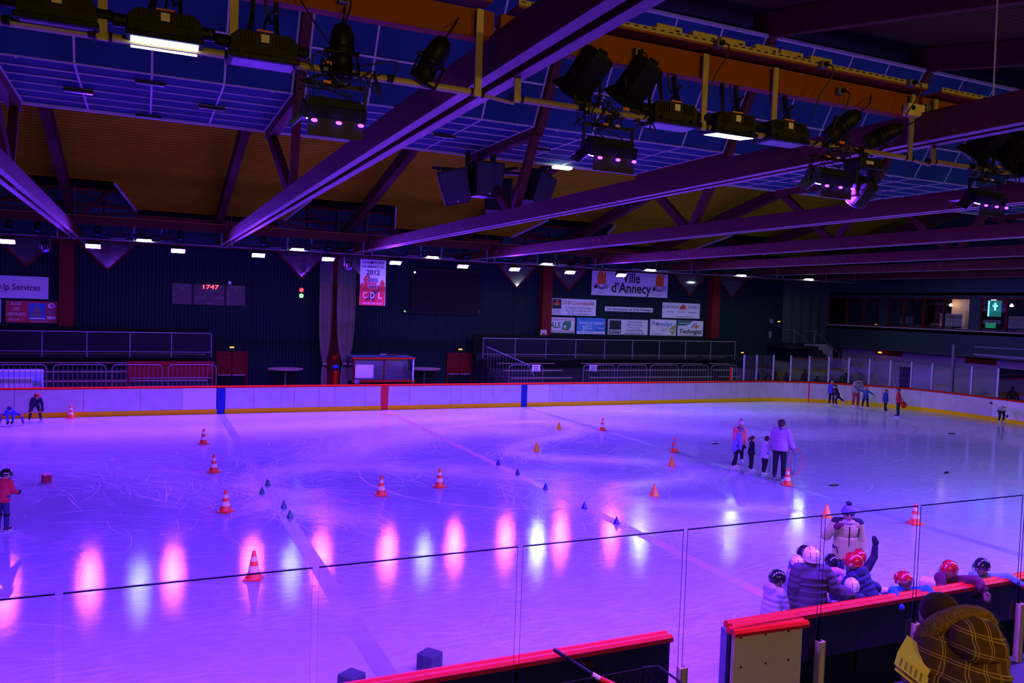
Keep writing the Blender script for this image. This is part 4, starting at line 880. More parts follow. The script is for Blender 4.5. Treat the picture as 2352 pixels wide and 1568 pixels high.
for i, (x, y, lb) in enumerate(CB):
    if i == 0: cn.location = (x, y, 0); cn['label'] = lb; cn['group'] = 'striped cones'
    else: c = dup(cn, (x, y, 0), rz=.3*i, label=lb)
    if i == 8:
        for ch in c.children:
            if ch.data.materials[0] == M['cone_white']: ch.data = ch.data.copy(); ch.data.materials[0] = mat('cone_grey_band', (.25, .25, .3), .4)
def small_cone(h, r, m, name='marker_cone'):
    t = thing(name, '', 'cone'); MB().lathe([(r, 0), (r, .006), (r*.86, .012)], 18, cap=True).build('rim', m, t)
    MB().lathe([(r*.84, .01), (r*.18, h-.01), (r*.1, h), (0, h)], 18, cap=False).build('cone_body', m, t, smooth=True); return t
sy = small_cone(.31, .15, M['cone_yellow']); sa = small_cone(.31, .15, M['cone_amber']); sg = small_cone(.17, .085, M['cone_green']); sb = small_cone(.17, .085, M['cone_blue'])
for src, g, L_ in ((sy, 'yellow cones', ((5.35, -6.97, 'yellow cone farthest up the slalom'), (2.26, -11.2, 'yellow cone at the left bend of the slalom'))), (sa, 'amber cones', ((5.39, -14.65, 'amber cone in front of the grey-banded striped cone'), (2.45, -17.98, 'amber cone nearest, left of the man with hoops'), (5.37, -21.15, 'amber cone standing above the glass corner by the coach'))),
                   (sg, 'green cones', ((-7.03, -13.99, 'farthest of the four small green cones'), (-7.29, -14.89, 'leftmost of the four small green cones'), (-6.99, -16.44, 'third green cone, counting towards the glass'), (-7.0, -17.38, 'nearest of the four small green cones'))),
                   (sb, 'blue cones', ((.03, -13.03, 'farthest of five small blue cones on the red line'), (.02, -14.5, 'second farthest small blue cone'), (-.05, -16.46, 'middle one of five small blue cones'), (-.06, -18.62, 'second nearest small blue cone'), (-.04, -20.09, 'nearest small blue cone')))):
    for i, (x, y, lb) in enumerate(L_):
        if i == 0: src.location = (x, y, 0); src['label'] = lb; src['group'] = g
        else: dup(src, (x, y, 0), label=lb)
for x, y, rz, lb in ((9.69, -11.46, .2, 'black puck behind the two girls'), (22.3, -11.83, -.5, 'black puck lying near the right end'), (13.78, -18.05, .5, 'dark glove-like puck right of the hoops'), (8.45, -18.44, 0, 'dark puck beyond the striped cone by the hoops')):
    tag(MB().bbox((0, 0, .015), (.3, .1, .03), .01).build('puck', M['black'], loc=(x, y, 0), rot=(0, 0, rz)), lb, 'puck')
def block(label, x, y, sz, m, rz, cat='block', name='foam_block'):
    t = thing(name, label, cat, (x, y, 0), rz); MB().bbox((0, 0, sz/2), (sz, sz, sz), sz*.08).build('body', m, t)
    return t
b = block('small red box open towards the viewer, standing on the ice at the left', -12.3, -12.1, .2, M['box_red'], .35, 'box', 'plastic_box'); MB().box((0, -.102, .1), (.15, .006, .15)).build('front_recess', mat('red_box_inner', (.3, .01, .03), .6), b)
b = block('grey foam block at the bottom edge, left one', -7.62, -26.0, .26, M['foam_dark'], .6); MB().box((0, 0, .261), (.17, .17, .004)).build('top_face', M['foam_dark'], b)
b = block('grey foam block touching the red rail, right one', -6.5, -25.75, .26, M['foam_dark'], .6); MB().box((0, 0, .261), (.17, .17, .004)).build('top_face', M['foam_dark'], b)
b = block('beige foam block beyond the boards, left of the maroon coat', 2.75, -26.1, .34, M['foam_beige'], .5); MB().box((0, 0, .342), (.22, .22, .004)).build('top_face', M['foam_beige'], b)
# shopping basket and shovel by the near boards
ct = thing('wire_trolley', 'dark wire shopping trolley standing outside the boards', 'trolley', (-5.55, -28.85, 0))
def ring_(z, w_, d): return [(-w_, -d, z), (w_, -d, z), (w_+.08, d, z), (-w_, d, z), (-w_, -d, z)]
for z, w_, d in ((1.0, .5, .3), (.72, .47, .28), (.5, .42, .26)): MB().tube(ring_(z, w_, d), .005, 6).build('rim_wire', M['charcoal'], ct)
for k in range(13):
    x = -.48+k*.08
    for s in (-1, 1): MB().tube([(x, s*.3, 1.0), (x*.86, s*.26, .5)], .004, 5).build('wire', M['charcoal'], ct)
for k in range(6):
    y = -.25+k*.1
    for s in (-1, 1): MB().tube([(s*.5, y, 1.0), (s*.42, y*.9, .5)], .004, 5).build('wire', M['charcoal'], ct)
MB().tube([(.55, -.28, 1.02), (.75, -.28, 1.0), (.75, .28, 1.0), (.55, .28, 1.02)], .014, 8).build('handle', M['charcoal'], ct)
for sx in (-.4, .42):
    for sy_ in (-.22, .22): MB().tube([(sx, sy_, .5), (sx, sy_, .12)], .012, 6).build('leg', M['grey'], ct); MB().lathe([(0, -.015), (.06, -.015), (.06, .015), (0, .015)], 12, (sx, sy_, .06), Matrix.Rotation(PI/2, 3, 'X'), cap=False).build('wheel', M['black'], ct)
sh = thing('broom', 'black-handled broom with red grip leaning on the red rail', 'broom'); MB().tube([(-5.98, -28.29, 1.255), (-5.62, -28.52, 1.02)], .022, 8).build('handle', M['black'], sh); MB().tube([(-5.62, -28.52, 1.02), (-5.55, -28.56, .98)], .028, 8).build('pale_band', M['cream'], sh); MB().tube([(-5.55, -28.56, .98), (-5.4, -28.64, .9)], .03, 8, r2=.045).build('red_grip', M['red_rail'], sh)
MB().tube([(-5.4, -28.64, .9), (-5.1, -28.85, .0)], .02, 8).build('lower_handle', M['black'], sh)
# ------------------------------------------------------------------ signs on the far wall
def sign(label, cat, x0, x1, z0, z1, m, name='wall_sign', y=5.93):
    t = thing(name, label, cat, ((x0+x1)/2, y, (z0+z1)/2)); MB().box((0, .03, 0), (x1-x0, .04, z1-z0)).build('board', m, t); return t
FY = -.0
def tx(t, s, x, z, w, h, m='ink', shear=0., bold=0.): return text(s, (x, 0, z), w, h, M[m], t, shear=shear, bold=bold)
def patch(t, poly, m, name='emblem', y=.0): return MB().prism(poly, .012, (0, y+.005, 0)).build(name, M[m], t)
def rect(x, z, w, h): return [(x-w/2, z-h/2), (x-w/2, z+h/2), (x+w/2, z+h/2), (x+w/2, z-h/2)][::-1]
def disc(x, z, r, q=1, n=20): return [(x+r*q*math.cos(2*PI*k/n), z+r*math.sin(2*PI*k/n)) for k in range(n)]
def wave_poly(pts, wd): return [(x, z+wd/2) for x, z in pts]+[(x, z-wd/2) for x, z in pts[::-1]]
def annecy(t, x, z):
    patch(t, [(x-.3, z-.05), (x-.3, z+.48), (x-.22, z+.52), (x-.2, z+.66), (x-.08, z+.82), (x, z+.64), (x+.05, z+.7), (x+.1, z+.55), (x+.16, z+.5), (x+.19, z+.74), (x+.29, z+.78), (x+.3, z-.05)][::-1], 'ink_orange')
    for k in range(3):
        pts = [(x-.5+i*.07, z-.17-k*.075+.1*math.sin(i*.62+.2)*(1-.25*k)) for i in range(15)]; patch(t, wave_poly(pts, .035)[::-1], 'ink')
    patch(t, [(x-.5, z-.2), (x-.28, z-.1), (x-.5, z-.28), (x-.35, z-.34)], 'ink')
    tx(t, 'A N N E C Y', x, z-.58, .62, .09, 'ink_grey')
t = sign('large white board reading Ville d\u2019Annecy with two red towers', 'sign', 14.1, 19.53, 5.78, 7.23, M['sign_white'])
annecy(t, -2.05, -.0); annecy(t, 2.1, -.0); tx(t, 'Ville', .05, .36, 1.25, .62, bold=.02); tx(t, 'd\u2019Annecy', .05, -.26, 2.85, .8, bold=.02)
t = sign('white board for a grill with red headline, left of the partners strip', 'sign', 11.5, 14.45, 4.52, 5.49, M['sign_white'])
patch(t, rect(-1.16, .16, .58, .56), 'ink'); patch(t, [(-1.42, .1), (-.92, .1), (-1.14, .42)], 'ink_red', y=-.012); tx(t, 'Grill Courtepaille', .28, .24, 2.1, .28, 'ink_red'); tx(t, 'GRILL', -1.16, .12, .2, .05, 'ink_white').location.y = -.02
tx(t, 'A 1 mn face C.Cial Carrefour', .3, -.04, 1.75, .14, 'ink_grey'); tx(t, '7/7j 11h00 \u00e0 23h00 non-stop', .3, -.21, 1.75, .14, 'ink_grey'); tx(t, '131 bis, av. de Gen\u00e8ve', .28, -.38, 1.4, .14, 'ink_grey')
tx(t, 'Ensemble', -1.15, -.24, .5, .1, 'ink_grey', .3); tx(t, 'depuis 1961', -1.15, -.38, .55, .1, 'ink_grey', .3)
t = sign('narrow white strip reading Les partenaires de SGA Patinage', 'sign', 15.08, 18.5, 4.85, 5.12, M['sign_white']); tx(t, 'Les partenaires de SGA Patinage', 0, 0, 3.15, .19, bold=.01)
t = sign('white board with a small red house emblem, upper right of the sign group', 'sign', 19.21, 22.06, 4.55, 5.5, M['sign_white'])
tx(t, 'EUROPEAN', -.78, .2, 1.2, .18, 'ink_grey'); tx(t, 'HOMES', .9, .2, .8, .18, 'ink_grey'); patch(t, [(-.1, .1), (-.1, .25), (.12, .4), (.34, .25), (.34, .1)][::-1], 'ink_red'); patch(t, rect(.12, .06, .6, .02), 'ink_red')
tx(t, 'AM\u00c9NAGEUR', -.85, -.1, .58, .07, 'ink_grey'); tx(t, 'PROMOTEUR', .0, -.1, .58, .07, 'ink_grey'); tx(t, 'CONSTRUCTEUR', .85, -.1, .7, .07, 'ink_grey'); tx(t, 'european-homes.fr', .3, -.37, 1.3, .14, 'ink_grey')
t = sign('white vehicle rental board with green brush letters, lower left of the sign group', 'sign', 11.24, 13.05, 3.45, 4.38, M['sign_white'])
tx(t, 'LOCATION DE V\u00c9HICULES', 0, .34, 1.7, .13, 'ink_red', bold=.006); tx(t, 'ALS', -.4, 0, .7, .36, 'ink_green', .15, .02); patch(t, [(.05, -.25), (.1, .1), (.2, .25), (.62, .27), (.66, -.05), (.5, -.28)][::-1], 'ink_green'); patch(t, [(.1, -.2), (.66, .08), (.2, -.13)][::-1], 'ink_red', y=-.012)
patch(t, [(.12, -.02), (.35, .02), (.3, -.2), (.2, -.12)][::-1], 'ink_white', y=-.012); tx(t, 'Annecy Location Services', 0, -.34, 1.75, .15, 'ink_red', .2); patch(t, rect(0, -.44, 1.8, .05), 'ink_green')
t = sign('blue bus line board reading Annecy Gen\u00e8ve 30 min', 'sign', 13.2, 15.15, 3.44, 4.4, mat('sign_sky', (.08, .26, .6), .5))
tx(t, 'Adoptez le r\u00e9flexe Liane', 0, .38, 1.6, .12, 'ink_blue'); tx(t, 'Annecy', -.5, .18, .65, .17, 'ink_white'); tx(t, 'Gen\u00e8ve', .5, .18, .62, .16, 'ink_white'); patch(t, rect(.0, .22, .2, .025), 'ink_white'); patch(t, rect(-.03, .13, .2, .025), 'ink_white')
tx(t, 'en moins de', -.3, .02, .65, .09, 'ink_white'); tx(t, '30', -.45, -.17, .32, .24, 'ink_white'); tx(t, 'min', -.1, -.13, .3, .13, 'ink_white'); patch(t, [(.3, -.3), (.34, .0), (.9, .1), (.86, -.2)][::-1], 'ink_blue'); tx(t, 'Liane', .6, -.1, .45, .14, 'ink_white').location.y = -.015
patch(t, rect(0, -.4, 1.93, .14), 'ink_white'); tx(t, 'Autoroute A41 Nord', -.3, -.4, .95, .07, 'ink_blue').location.y = -.012; tx(t, 'www.lihsa-cars.com', .56, -.41, .6, .05, 'ink_blue').location.y = -.012
t = sign('white framed board with black square reading SESAME', 'sign', 15.33, 18.2, 3.43, 4.38, M['sign_white'])
for x, z, ww, hh in ((0, .46, 2.86, .025), (0, -.46, 2.86, .025), (-1.41, 0, .025, .93), (1.41, 0, .025, .93)): patch(t, rect(x, z, ww, hh), 'ink_grey', 'border')
patch(t, rect(-.93, 0, .82, .8), 'ink'); tx(t, 'SESAME', -.93, -.26, .74, .2, 'ink_white').location.y = -.012
for i, s_ in enumerate(('Abri de Piscine', 'Abri de Terrasse', 'Abri de Spas', 'V\u00e9randa Mobile', 'www.sesamecover.com')): tx(t, s_, .45, .32-.17*i, (1.0, 1.15, .85, 1.2, 1.4)[i], .14 if i < 4 else .09, 'ink_grey')
t = sign('white plumber board with a green and olive flame leaf', 'sign', 18.36, 20.3, 3.44, 4.43, M['sign_white'])
tx(t, 'Pr', -.75, .25, .25, .27, 'ink_blue', .2, .012); patch(t, disc(-.47, .22, .11), 'ink_orange'); patch(t, disc(-.44, .2, .08), 'ink_blue', y=-.012); tx(t, 'multys', .15, .22, 1.0, .3, 'ink_blue', .2, .012); tx(t, 'E  N  E  R  G  I  E', -.1, .06, .7, .05, 'ink_red')
tx(t, 'ELEC', .1, -.15, .42, .15, 'ink_olive', .2); patch(t, [(.42, -.1), (.55, .0), (.9, .2), (.92, -.25), (.72, -.45), (.55, -.3)], 'ink_olive'); tx(t, 'gaz', .66, -.14, .42, .17, 'ink_white').location.y = -.012; patch(t, disc(.36, .06, .05), 'ink_orange'); tx(t, 'www.promultys.fr', -.5, -.41, .75, .06, 'ink_red')
t = sign('white gas technician board with dark green corner and orange swirl', 'sign', 20.42, 22.37, 3.44, 4.4, M['sign_white'])
patch(t, [(-.97, .47), (.15, .47), (-.05, .3), (-.4, .18), (-.97, .14)][::-1], 'ink_teal'); tx(t, 'techni-gaz.fr', -.52, .33, .75, .11, 'ink_white').location.y = -.012; patch(t, disc(.45, .12, .12, 1.45), 'ink_orange')
patch(t, [(.08, .02), (.14, .2), (.3, .33), (.55, .35), (.33, .28), (.2, .15), (.16, .02)], 'ink_blue'); tx(t, 'Technigaz', -.02, -.2, 1.75, .38, 'ink', .15, .015); tx(t, 'CHAUFFAGE SANITAIRE', -.2, -.42, 1.2, .05, 'ink_orange')
t = sign('small white plate with a red letter M at the foot of the red pillar', 'plate', 10.58, 10.95, 3.27, 3.65, M['sign_white'], y=5.42); tx(t, 'TRIBUNE', 0, .12, .28, .06, 'ink_red'); tx(t, 'M', 0, -.05, .2, .17, 'ink_red', bold=.012)
t = sign('white board reading Trans\u2019Alp Services, cut by the left frame edge', 'sign', -18.3, -14.0, 4.55, 5.54, M['sign_white'])
tx(t, 'Trans\u2019', -.55, .0, 1.35, .33, bold=.008); tx(t, 'A', .26, .03, .24, .27, 'ink_green', bold=.008); tx(t, 'lp Services', 1.13, -.01, 1.4, .36, bold=.008); tx(t, 'le sens du transport', .1, -.19, .75, .06, 'ink_grey')
tag(sign('plain white board edge left of the red fan board', 'sign', -17.7, -15.82, 3.47, 4.5, M['sign_white']))
t = sign('red board reading ALLEZ LES CHEVALIERS DU LAC with a player picture', 'sign', -15.64, -13.64, 3.47, 4.44, mat('sign_fan_red', (.5, .03, .04), .5, noise=.4, nscale=1.5))
for i, s_ in enumerate(('ALLEZ', 'LES', 'CHEVALIERS', 'DU LAC !')): tx(t, s_, -.62, .36-.235*i, (.42, .26, .76, .55)[i], .13, 'ink_white', .2)
patch(t, rect(.22, .03, .66, .74), 'ink_blue', 'picture'); patch(t, [(-.05, -.18), (.0, .05), (.1, .12), (.08, .25), (.2, .32), (.33, .25), (.3, .1), (.42, .15), (.4, -.2), (.2, -.25)][::-1], 'ink_grey', 'picture_figure', y=-.012); patch(t, rect(.22, -.28, .6, .06), 'ink_white', 'picture_caption', y=-.012)
patch(t, disc(.77, .3, .12, 1.25), 'ink_white'); patch(t, disc(.77, .31, .06), 'ink_red', y=-.012); patch(t, disc(.77, .0, .09, 1.6), 'ink_grey'); patch(t, rect(.77, -.24, .33, .12), 'ink_white'); tx(t, 'www.chevaliersdulac.com', .4, -.41, .9, .05, 'ink_white')
# scoreboard
t = sign('dark three-part scoreboard showing 1747 in red digits', 'scoreboard', -8.88, -5.5, 4.48, 5.53, M['black'], 'scoreboard')
for x, ww in ((-1.22, .88), (.0, 1.4), (1.22, .88)): MB().bbox((x-.02, -.02, 0), (ww, .05, 1.0), .01).build('score_panel', M['score'], t)
def tf(s_, x, z, ww, hh, m='ink_grey'): o = tx(t, s_, x, z, ww, hh, m); o.location.y = -.055; return o
tf('P\u00c9NALIT\u00c9S', -1.22, .38, .5, .13); tf('10', -1.22, .23, .13, .11); tf('P\u00c9NALIT\u00c9S', 1.2, .38, .5, .13); tf('10', 1.2, .23, .13, .11)
for x in (-1.58, .87):
    for k, z in enumerate((.07, -.05, -.27, -.39)): tf('25'[k % 2], x, z, .08, .1)
tf('1747', .02, .36, .7, .2, 'led_digit'); tf('P\u00c9RIODE', .02, .16, .4, .11); tf('LOCAUX', -.38, -.16, .46, .14); tf('VISITEURS', .38, -.16, .58, .14); MB().box((.02, -.05, -.42), (.24, .02, .04)).build('blank_strip', M['ink_grey'], t)
tag(MB().box((-6.27, 5.93, 5.62), (.13, .05, .16)).build('wall_box', M['sign_white']), 'small white box on the wall above the scoreboard', 'box')
t = thing('signal_lamp', 'goal signal with a red lamp above a green one on the far wall', 'signal', (-2.82, 5.93, 5.25)); MB().box((0, .02, 0), (.3, .05, .6)).build('backplate', M['black'], t)
MB().lathe([(0, 0), (.1, 0), (.1, .04), (0, .04)], 14, (0, -.02, .15), Matrix.Rotation(PI/2, 3, 'X'), cap=False).build('red_lamp', M['red_led'], t); MB().lathe([(.03, 0), (.1, 0), (.1, .04), (.03, .04)], 14, (0, -.02, -.14), Matrix.Rotation(PI/2, 3, 'X'), cap=False).build('green_lamp', M['green_led'], t)
# banner
t = thing('champions_banner', 'hanging banner reading CHAMPIONS DE FRANCE D2 over red castle shapes', 'banner', (-.16, 2.0, 5.84)); t_b = t
MB().box((0, .02, 0), (1.24, .02, 2.16)).build('cloth', M['sign_white'], t)
def bx_(x, y): return ((x-495)/750*1.24, 1.08-(y-70)/1390*2.16)
patch(t, [bx_(*p) for p in ((108, 1460), (115, 855), (180, 770), (235, 840), (235, 710), (195, 700), (300, 540), (370, 540), (430, 640), (420, 740), (455, 800), (500, 735), (530, 790), (575, 740), (610, 820), (700, 855), (705, 800), (690, 790), (775, 665), (850, 780), (828, 860), (862, 850), (850, 1465))][::-1], 'ink_red', 'castle_silhouette')
tx(t, 'CHAMPIONS', 0, .94, 1.05, .15, bold=.008); tx(t, 'DE FRANCE D2', 0, .75, 1.05, .12, bold=.008); tx(t, '2012', 0, .47, .64, .24, bold=.01)
for s_, z, ww, hh in (('2005', .1, .52, .2), ('1992', -.2, .4, .16)): tx(t, s_, -.02, z, ww+.05, hh+.04, 'ink_white', bold=.02).location.y = -.008; tx(t, s_, -.02, z, ww, hh, bold=.01).location.y = -.014
patch(t, [bx_(*p) for p in ((275, 1290), (400, 1210), (385, 1110), (490, 1050), (500, 1010), (550, 1010), (570, 1060), (640, 1010), (650, 950), (680, 950), (680, 1010), (580, 1090), (560, 1230), (550, 1330), (490, 1330), (470, 1270), (290, 1325))][::-1], 'ink', 'player_silhouette', -.008)
for s_, x in (('C', 262), ('D', 485), ('L', 705)): tx(t, s_, bx_(x, 0)[0], bx_(0, 1165)[1], .2, .3, 'ink_white', bold=.012).location.y = -.02
tx(t, 'HOCKEY  SUR  GLACE', 0, bx_(0, 1405)[1], .95, .08, 'ink_white', bold=.005).location.y = -.012
MB().tube([(-.62, .02, 1.09), (.62, .02, 1.09)], .02).build('top_rod', M['grey'], t)
for s in (-.5, .5): MB().tube([(s, .02, 1.09), (s, .02, 1.42)], .006, 5).build('cord', M['grey'], t)
# projection screen and box
t = thing('projection_screen', 'large blank dark projection screen on the far wall', 'screen', (4.94, 5.9, 5.55)); MB().box((0, 0, 0), (3.98, .06, 2.38)).build('screen_cloth', M['screen'], t); MB().box((0, -.02, 1.22), (4.1, .12, .1)).build('screen_case', M['charcoal'], t)
MB().box((1.95, -.05, -.95), (.04, .04, .22)).build('side_catch', M['grey'], t); MB().ell((-1.82, -.05, 1.03), (.05, .03, .05)).build('pilot_lamp', M['lit_white'], t)
t = thing('control_box', 'small black wall box with a green light beside the dark screen', 'box', (2.72, 5.92, 4.46)); MB().bbox((0, 0, 0), (.36, .14, .2), .01).build('case', M['black'], t); MB().ell((-.1, -.08, .02), (.035, .02, .035)).build('green_light', M['green_led'], t)
tag(MB().lathe([(0, 0), (.16, 0), (.16, .04), (0, .04)], 18, (27.95, 5.96, 4.55), Matrix.Rotation(PI/2, 3, 'X'), cap=False).build('wall_clock', M['ink_grey']), 'round grey wall clock near the far corner', 'clock'); tag(MB().box((27.9, 5.94, 3.64), (.22, .03, .4)).build('wall_sign', M['ink_grey']), 'small grey upright sign below the round clock', 'sign')
# ------------------------------------------------------------------ things seen in the bar
t = thing('pendant_lamp', 'glowing orange pendant before the pale wall of the bar', 'lamp', (34.9, -1.9, 5.9)); MB().lathe([(.03, .12), (.1, 0), (.05, -.05)], 12).build('shade', M['warm_bulb'], t); MB().tube([(0, 0, .1), (0, 0, .55)], .01, 5).build('cord', M['black'], t)
dup(t, (34.9, -5.72, 5.92), label='glowing orange pendant right of the green poster')
t = thing('lit_poster', 'glowing teal poster with a white cross hanging in the bar', 'poster', (34.9, -4.75, 5.75)); MB().box((0, 0, 0), (.04, .72, .92)).build('poster_face', M['teal_glow'], t); MB().box((-.03, .38, 0), (.03, .07, .92)).build('light_edge', M['teal_bright'], t)
MB().box((-.04, -.02, .12), (.02, .1, .44)).build('cross_upright', M['teal_bright'], t); MB().box((-.04, -.02, .16), (.02, .3, .1)).build('cross_arm', M['teal_bright'], t); MB().box((-.03, .1, .5), (.04, .3, .04)).build('tube_light', M['lit_white'], t)
t = thing('drinks_cooler', 'green lit drinks display under the teal poster', 'cooler', (34.6, -4.85, 4.37)); MB().box((0, 0, .3), (.3, .75, .6)).build('cabinet', M['black'], t); MB().box((-.16, 0, .4), (.02, .62, .3)).build('lit_front', mat('cooler_green', (.01, .1, .05), .5, emit=(.03, .5, .25), strength=.5), t)
t = thing('tube_light', 'small white tube light inside the dim window group', 'lamp', (34.5, 2.75, 6.1)); MB().box((0, 0, 0), (.1, .5, .05)).build('tube', mat('dim_tube', (.3, .3, .3), .5, emit=(.8, 1, .9), strength=2.2), t)
t = thing('bar_counter', 'dark bar counter with pale clutter behind the middle windows', 'counter', (34.2, -1.2, 4.37)); MB().box((0, 0, .13), (.5, 3, .26)).build('counter_top', M['plank'], t); MB().bbox((-.1, -.35, .34), (.2, .6, .12), .02).build('paper_pile', M['cream'], t); MB().bbox((-.1, -.9, .33), (.2, .3, .1), .02).build('bag', M['sign_white'], t)
MB().bbox((.1, -1.6, .55), (.3, .5, .9), .02).build('till', M['charcoal'], t)
t = thing('display_stand', 'pale sloping display panel behind the middle windows', 'display', (34.0, .45, 4.4)); MB().box((0, 0, .5), (.05, .95, .5), (0, .2, 0)).build('display_panel', M['ink_grey'], t)
for y in (-.2, .3): MB().box((0, y, .15), (.03, .03, .3)).build('leg', M['grey'], t)
text('LA BOUTIQUE CLUB', (34.8, -1.1, 5.95), 1.9, .16, M['ink_grey'], tag(thing('shop_lettering', 'faint lettering LA BOUTIQUE inside the middle bar window', 'lettering')), rot=(PI/2, 0, -PI/2))
for y, lb in ((-5.25, 'dark figure seated at the bar, left of the cooler'), (-6.3, 'dark figure behind the bar window under the right pendant')):
    pass
# ------------------------------------------------------------------ loudspeaker cluster
sp = thing('speaker_frame', 'black hanging frame carrying four loudspeakers', 'frame', (-.5, -13.1, 9.55))
MB().tube([(0, 0, 0), (0, 0, -.45)], .09).build('drop_pole', M['black'], sp); MB().tube([(-.75, .2, 0), (-.75, .2, -.5)], .07).build('drop_pole', M['black'], sp)
MB().bar((-1.9, .1, -.62), (1.4, .1, -.5), .09, .09).build('cross_arm', M['black'], sp); MB().bar((-.5, .8, -.5), (.4, -.9, -.55), .08, .08).build('cross_arm', M['black'], sp)
for s in (-1, 1): MB().bar((0, 0, -.25), (s*.35, 0, -.55), .06, .06).build('brace', M['black'], sp)
def speaker(loc, rz, tilt, label, ty=0.):
    t = thing('loudspeaker', label, 'loudspeaker', loc, group='hanging loudspeakers', rot=(tilt, ty, rz))
    MB().prism([(-.38, -.5), (-.45, .5), (.45, .5), (.38, -.5)], .8).build('cabinet', M['black'], t); MB().bbox((0, -.41, 0), (.78, .03, .92), .01).build('grille', mat('speaker_grille', (.02, .02, .025), .7), t)
    MB().box((.0, -.43, -.42), (.06, .01, .06)).build('badge', M['trim'], t)
    for s in (-.3, .3): MB().tube([(s, 0, .5), (s, 0, .85)], .012, 5).build('chain', M['grey'], t)
speaker((-1.75, -13.2, 8.42), -.35, .18, 'leftmost black loudspeaker of the hanging cluster', -.24); speaker((-.98, -13.7, 8.62), -.05, .05, 'front black loudspeaker of the hanging cluster, with a small white badge'); speaker((.98, -13.0, 8.62), .45, .12, 'rightmost black loudspeaker of the hanging cluster, tilted outward', .26); speaker((.0, -12.4, 8.35), 2.7, .1, 'rear loudspeaker of the cluster behind the plum strut')
tag(MB().bbox((2.05, -12.75, 9.42), (.62, .26, .08), .02).build('ceiling_light', M['lit_white']), 'lit white batten at the ceiling edge right of the loudspeakers', 'light')
for (x, y), lb in zip(((-10.0, -16.5), (-11.48, -14.82), (-8.63, -14.78), (-10.02, -12.9), (.3, -14.7), (-2.71, -14.87)), ('dark batten on the grid line nearest the steep face, left bay', 'brown batten at the left of the left ceiling bay', 'brown batten at the right of the left ceiling bay', 'dark batten at the ceiling edge of the left bay', 'brown batten right of the loudspeaker cluster', 'brown batten left of the loudspeaker cluster')):
    t = thing('ceiling_light', lb, 'light', (x, y, ZC-.012)); MB().bbox((0, 0, -.05), (.62, .16, .07), .02).build('housing', M['charcoal'], t); MB().box((0, 0, -.09), (.56, .1, .012)).build('diffuser', M['lens_off'], t)
for x, lb in ((-8.88, 'slatted unlit batten on the steep face between the first floodlights'), (-5.79, 'slatted unlit batten on the steep face behind the round spotlights'), (2.91, 'slatted unlit batten on the steep face left of the lit right flood'), (5.64, 'slatted unlit batten on the steep face right of the lit right flood')):
    p = V((x, E2, ZC))+U*1.22; t = thing('ceiling_light', lb, 'light', p, rot=rs)
    for k in range(4): MB().box((0, -.06+.04*k, -.05-.0*k), (.7, .022, .03)).build('slat', M['trim'], t)
    MB().box((0, 0, -.025), (.74, .2, .02)).build('housing', M['charcoal'], t)
# ------------------------------------------------------------------ people
def cloth(name, c, puff=0., rough=.8, noise=.12): return mat(name, c, rough, noise=noise, nscale=14, wave=('Z', puff, .012, .0) if puff else None, bump=0 if puff else .25, bscale=30, spec=.3)
def remesh(mb, name, mats, parent, vox, it=4):
    o = mb.build(name, mats, parent)
    r = o.modifiers.new('remesh', 'REMESH'); r.mode = 'VOXEL'; r.voxel_size = vox; r.use_smooth_shade = True
    s = o.modifiers.new('smooth', 'SMOOTH'); s.iterations = it; s.factor = .5
    return o
def rotv(deg, ax): return Matrix.Rotation(math.radians(deg), 3, ax)
def hand(mb, Wp, f, w, s, k=1., curl=25, mitten=False):
    n = f.cross(w).normalized()
    mb.caps(Wp-f*.01*s, Wp+f*.045*s, .017*s*k, .021*s*k, 10)
    mb.caps(Wp+f*.03*s-w*.012*s, Wp+f*.03*s+w*.012*s, .016*s*k, .016*s*k, 10)
    R1 = Matrix.Rotation(math.radians(curl), 3, w); R2 = Matrix.Rotation(math.radians(curl*2), 3, w)
    if mitten: mb.caps(Wp+f*.04*s, Wp+f*.04*s+(R1 @ f)*.05*s, .027*s*k, .020*s*k, 10)
    else:
        for i, l in enumerate((.044, .05, .047, .036)):
            b = Wp+f*.055*s+w*(i-1.5)*.0125*s; m_ = b+(R1 @ f)*l*.55*s; e = m_+(R2 @ f)*l*.5*s
            mb.caps(b-f*.01*s, m_, .0064*s*k, .0058*s*k, 8); mb.caps(m_, e, .0058*s*k, .005*s*k, 8)
    b = Wp+f*.015*s-w*.02*s; d = (f*.8-w*.75+n*.2).normalized()
    mb.caps(b, b+d*.03*s, .0085*s*k, .0075*s*k, 8); mb.caps(b+d*.03*s, b+d*.03*s+(d+f*.6).normalized()*.022*s, .0075*s*k, .006*s*k, 8)
D0 = (V((.16, 0, -1)), V((.05, -.25, -1)))
def mirror(p): return tuple(V((-v.x, v.y, v.z)) for v in p)
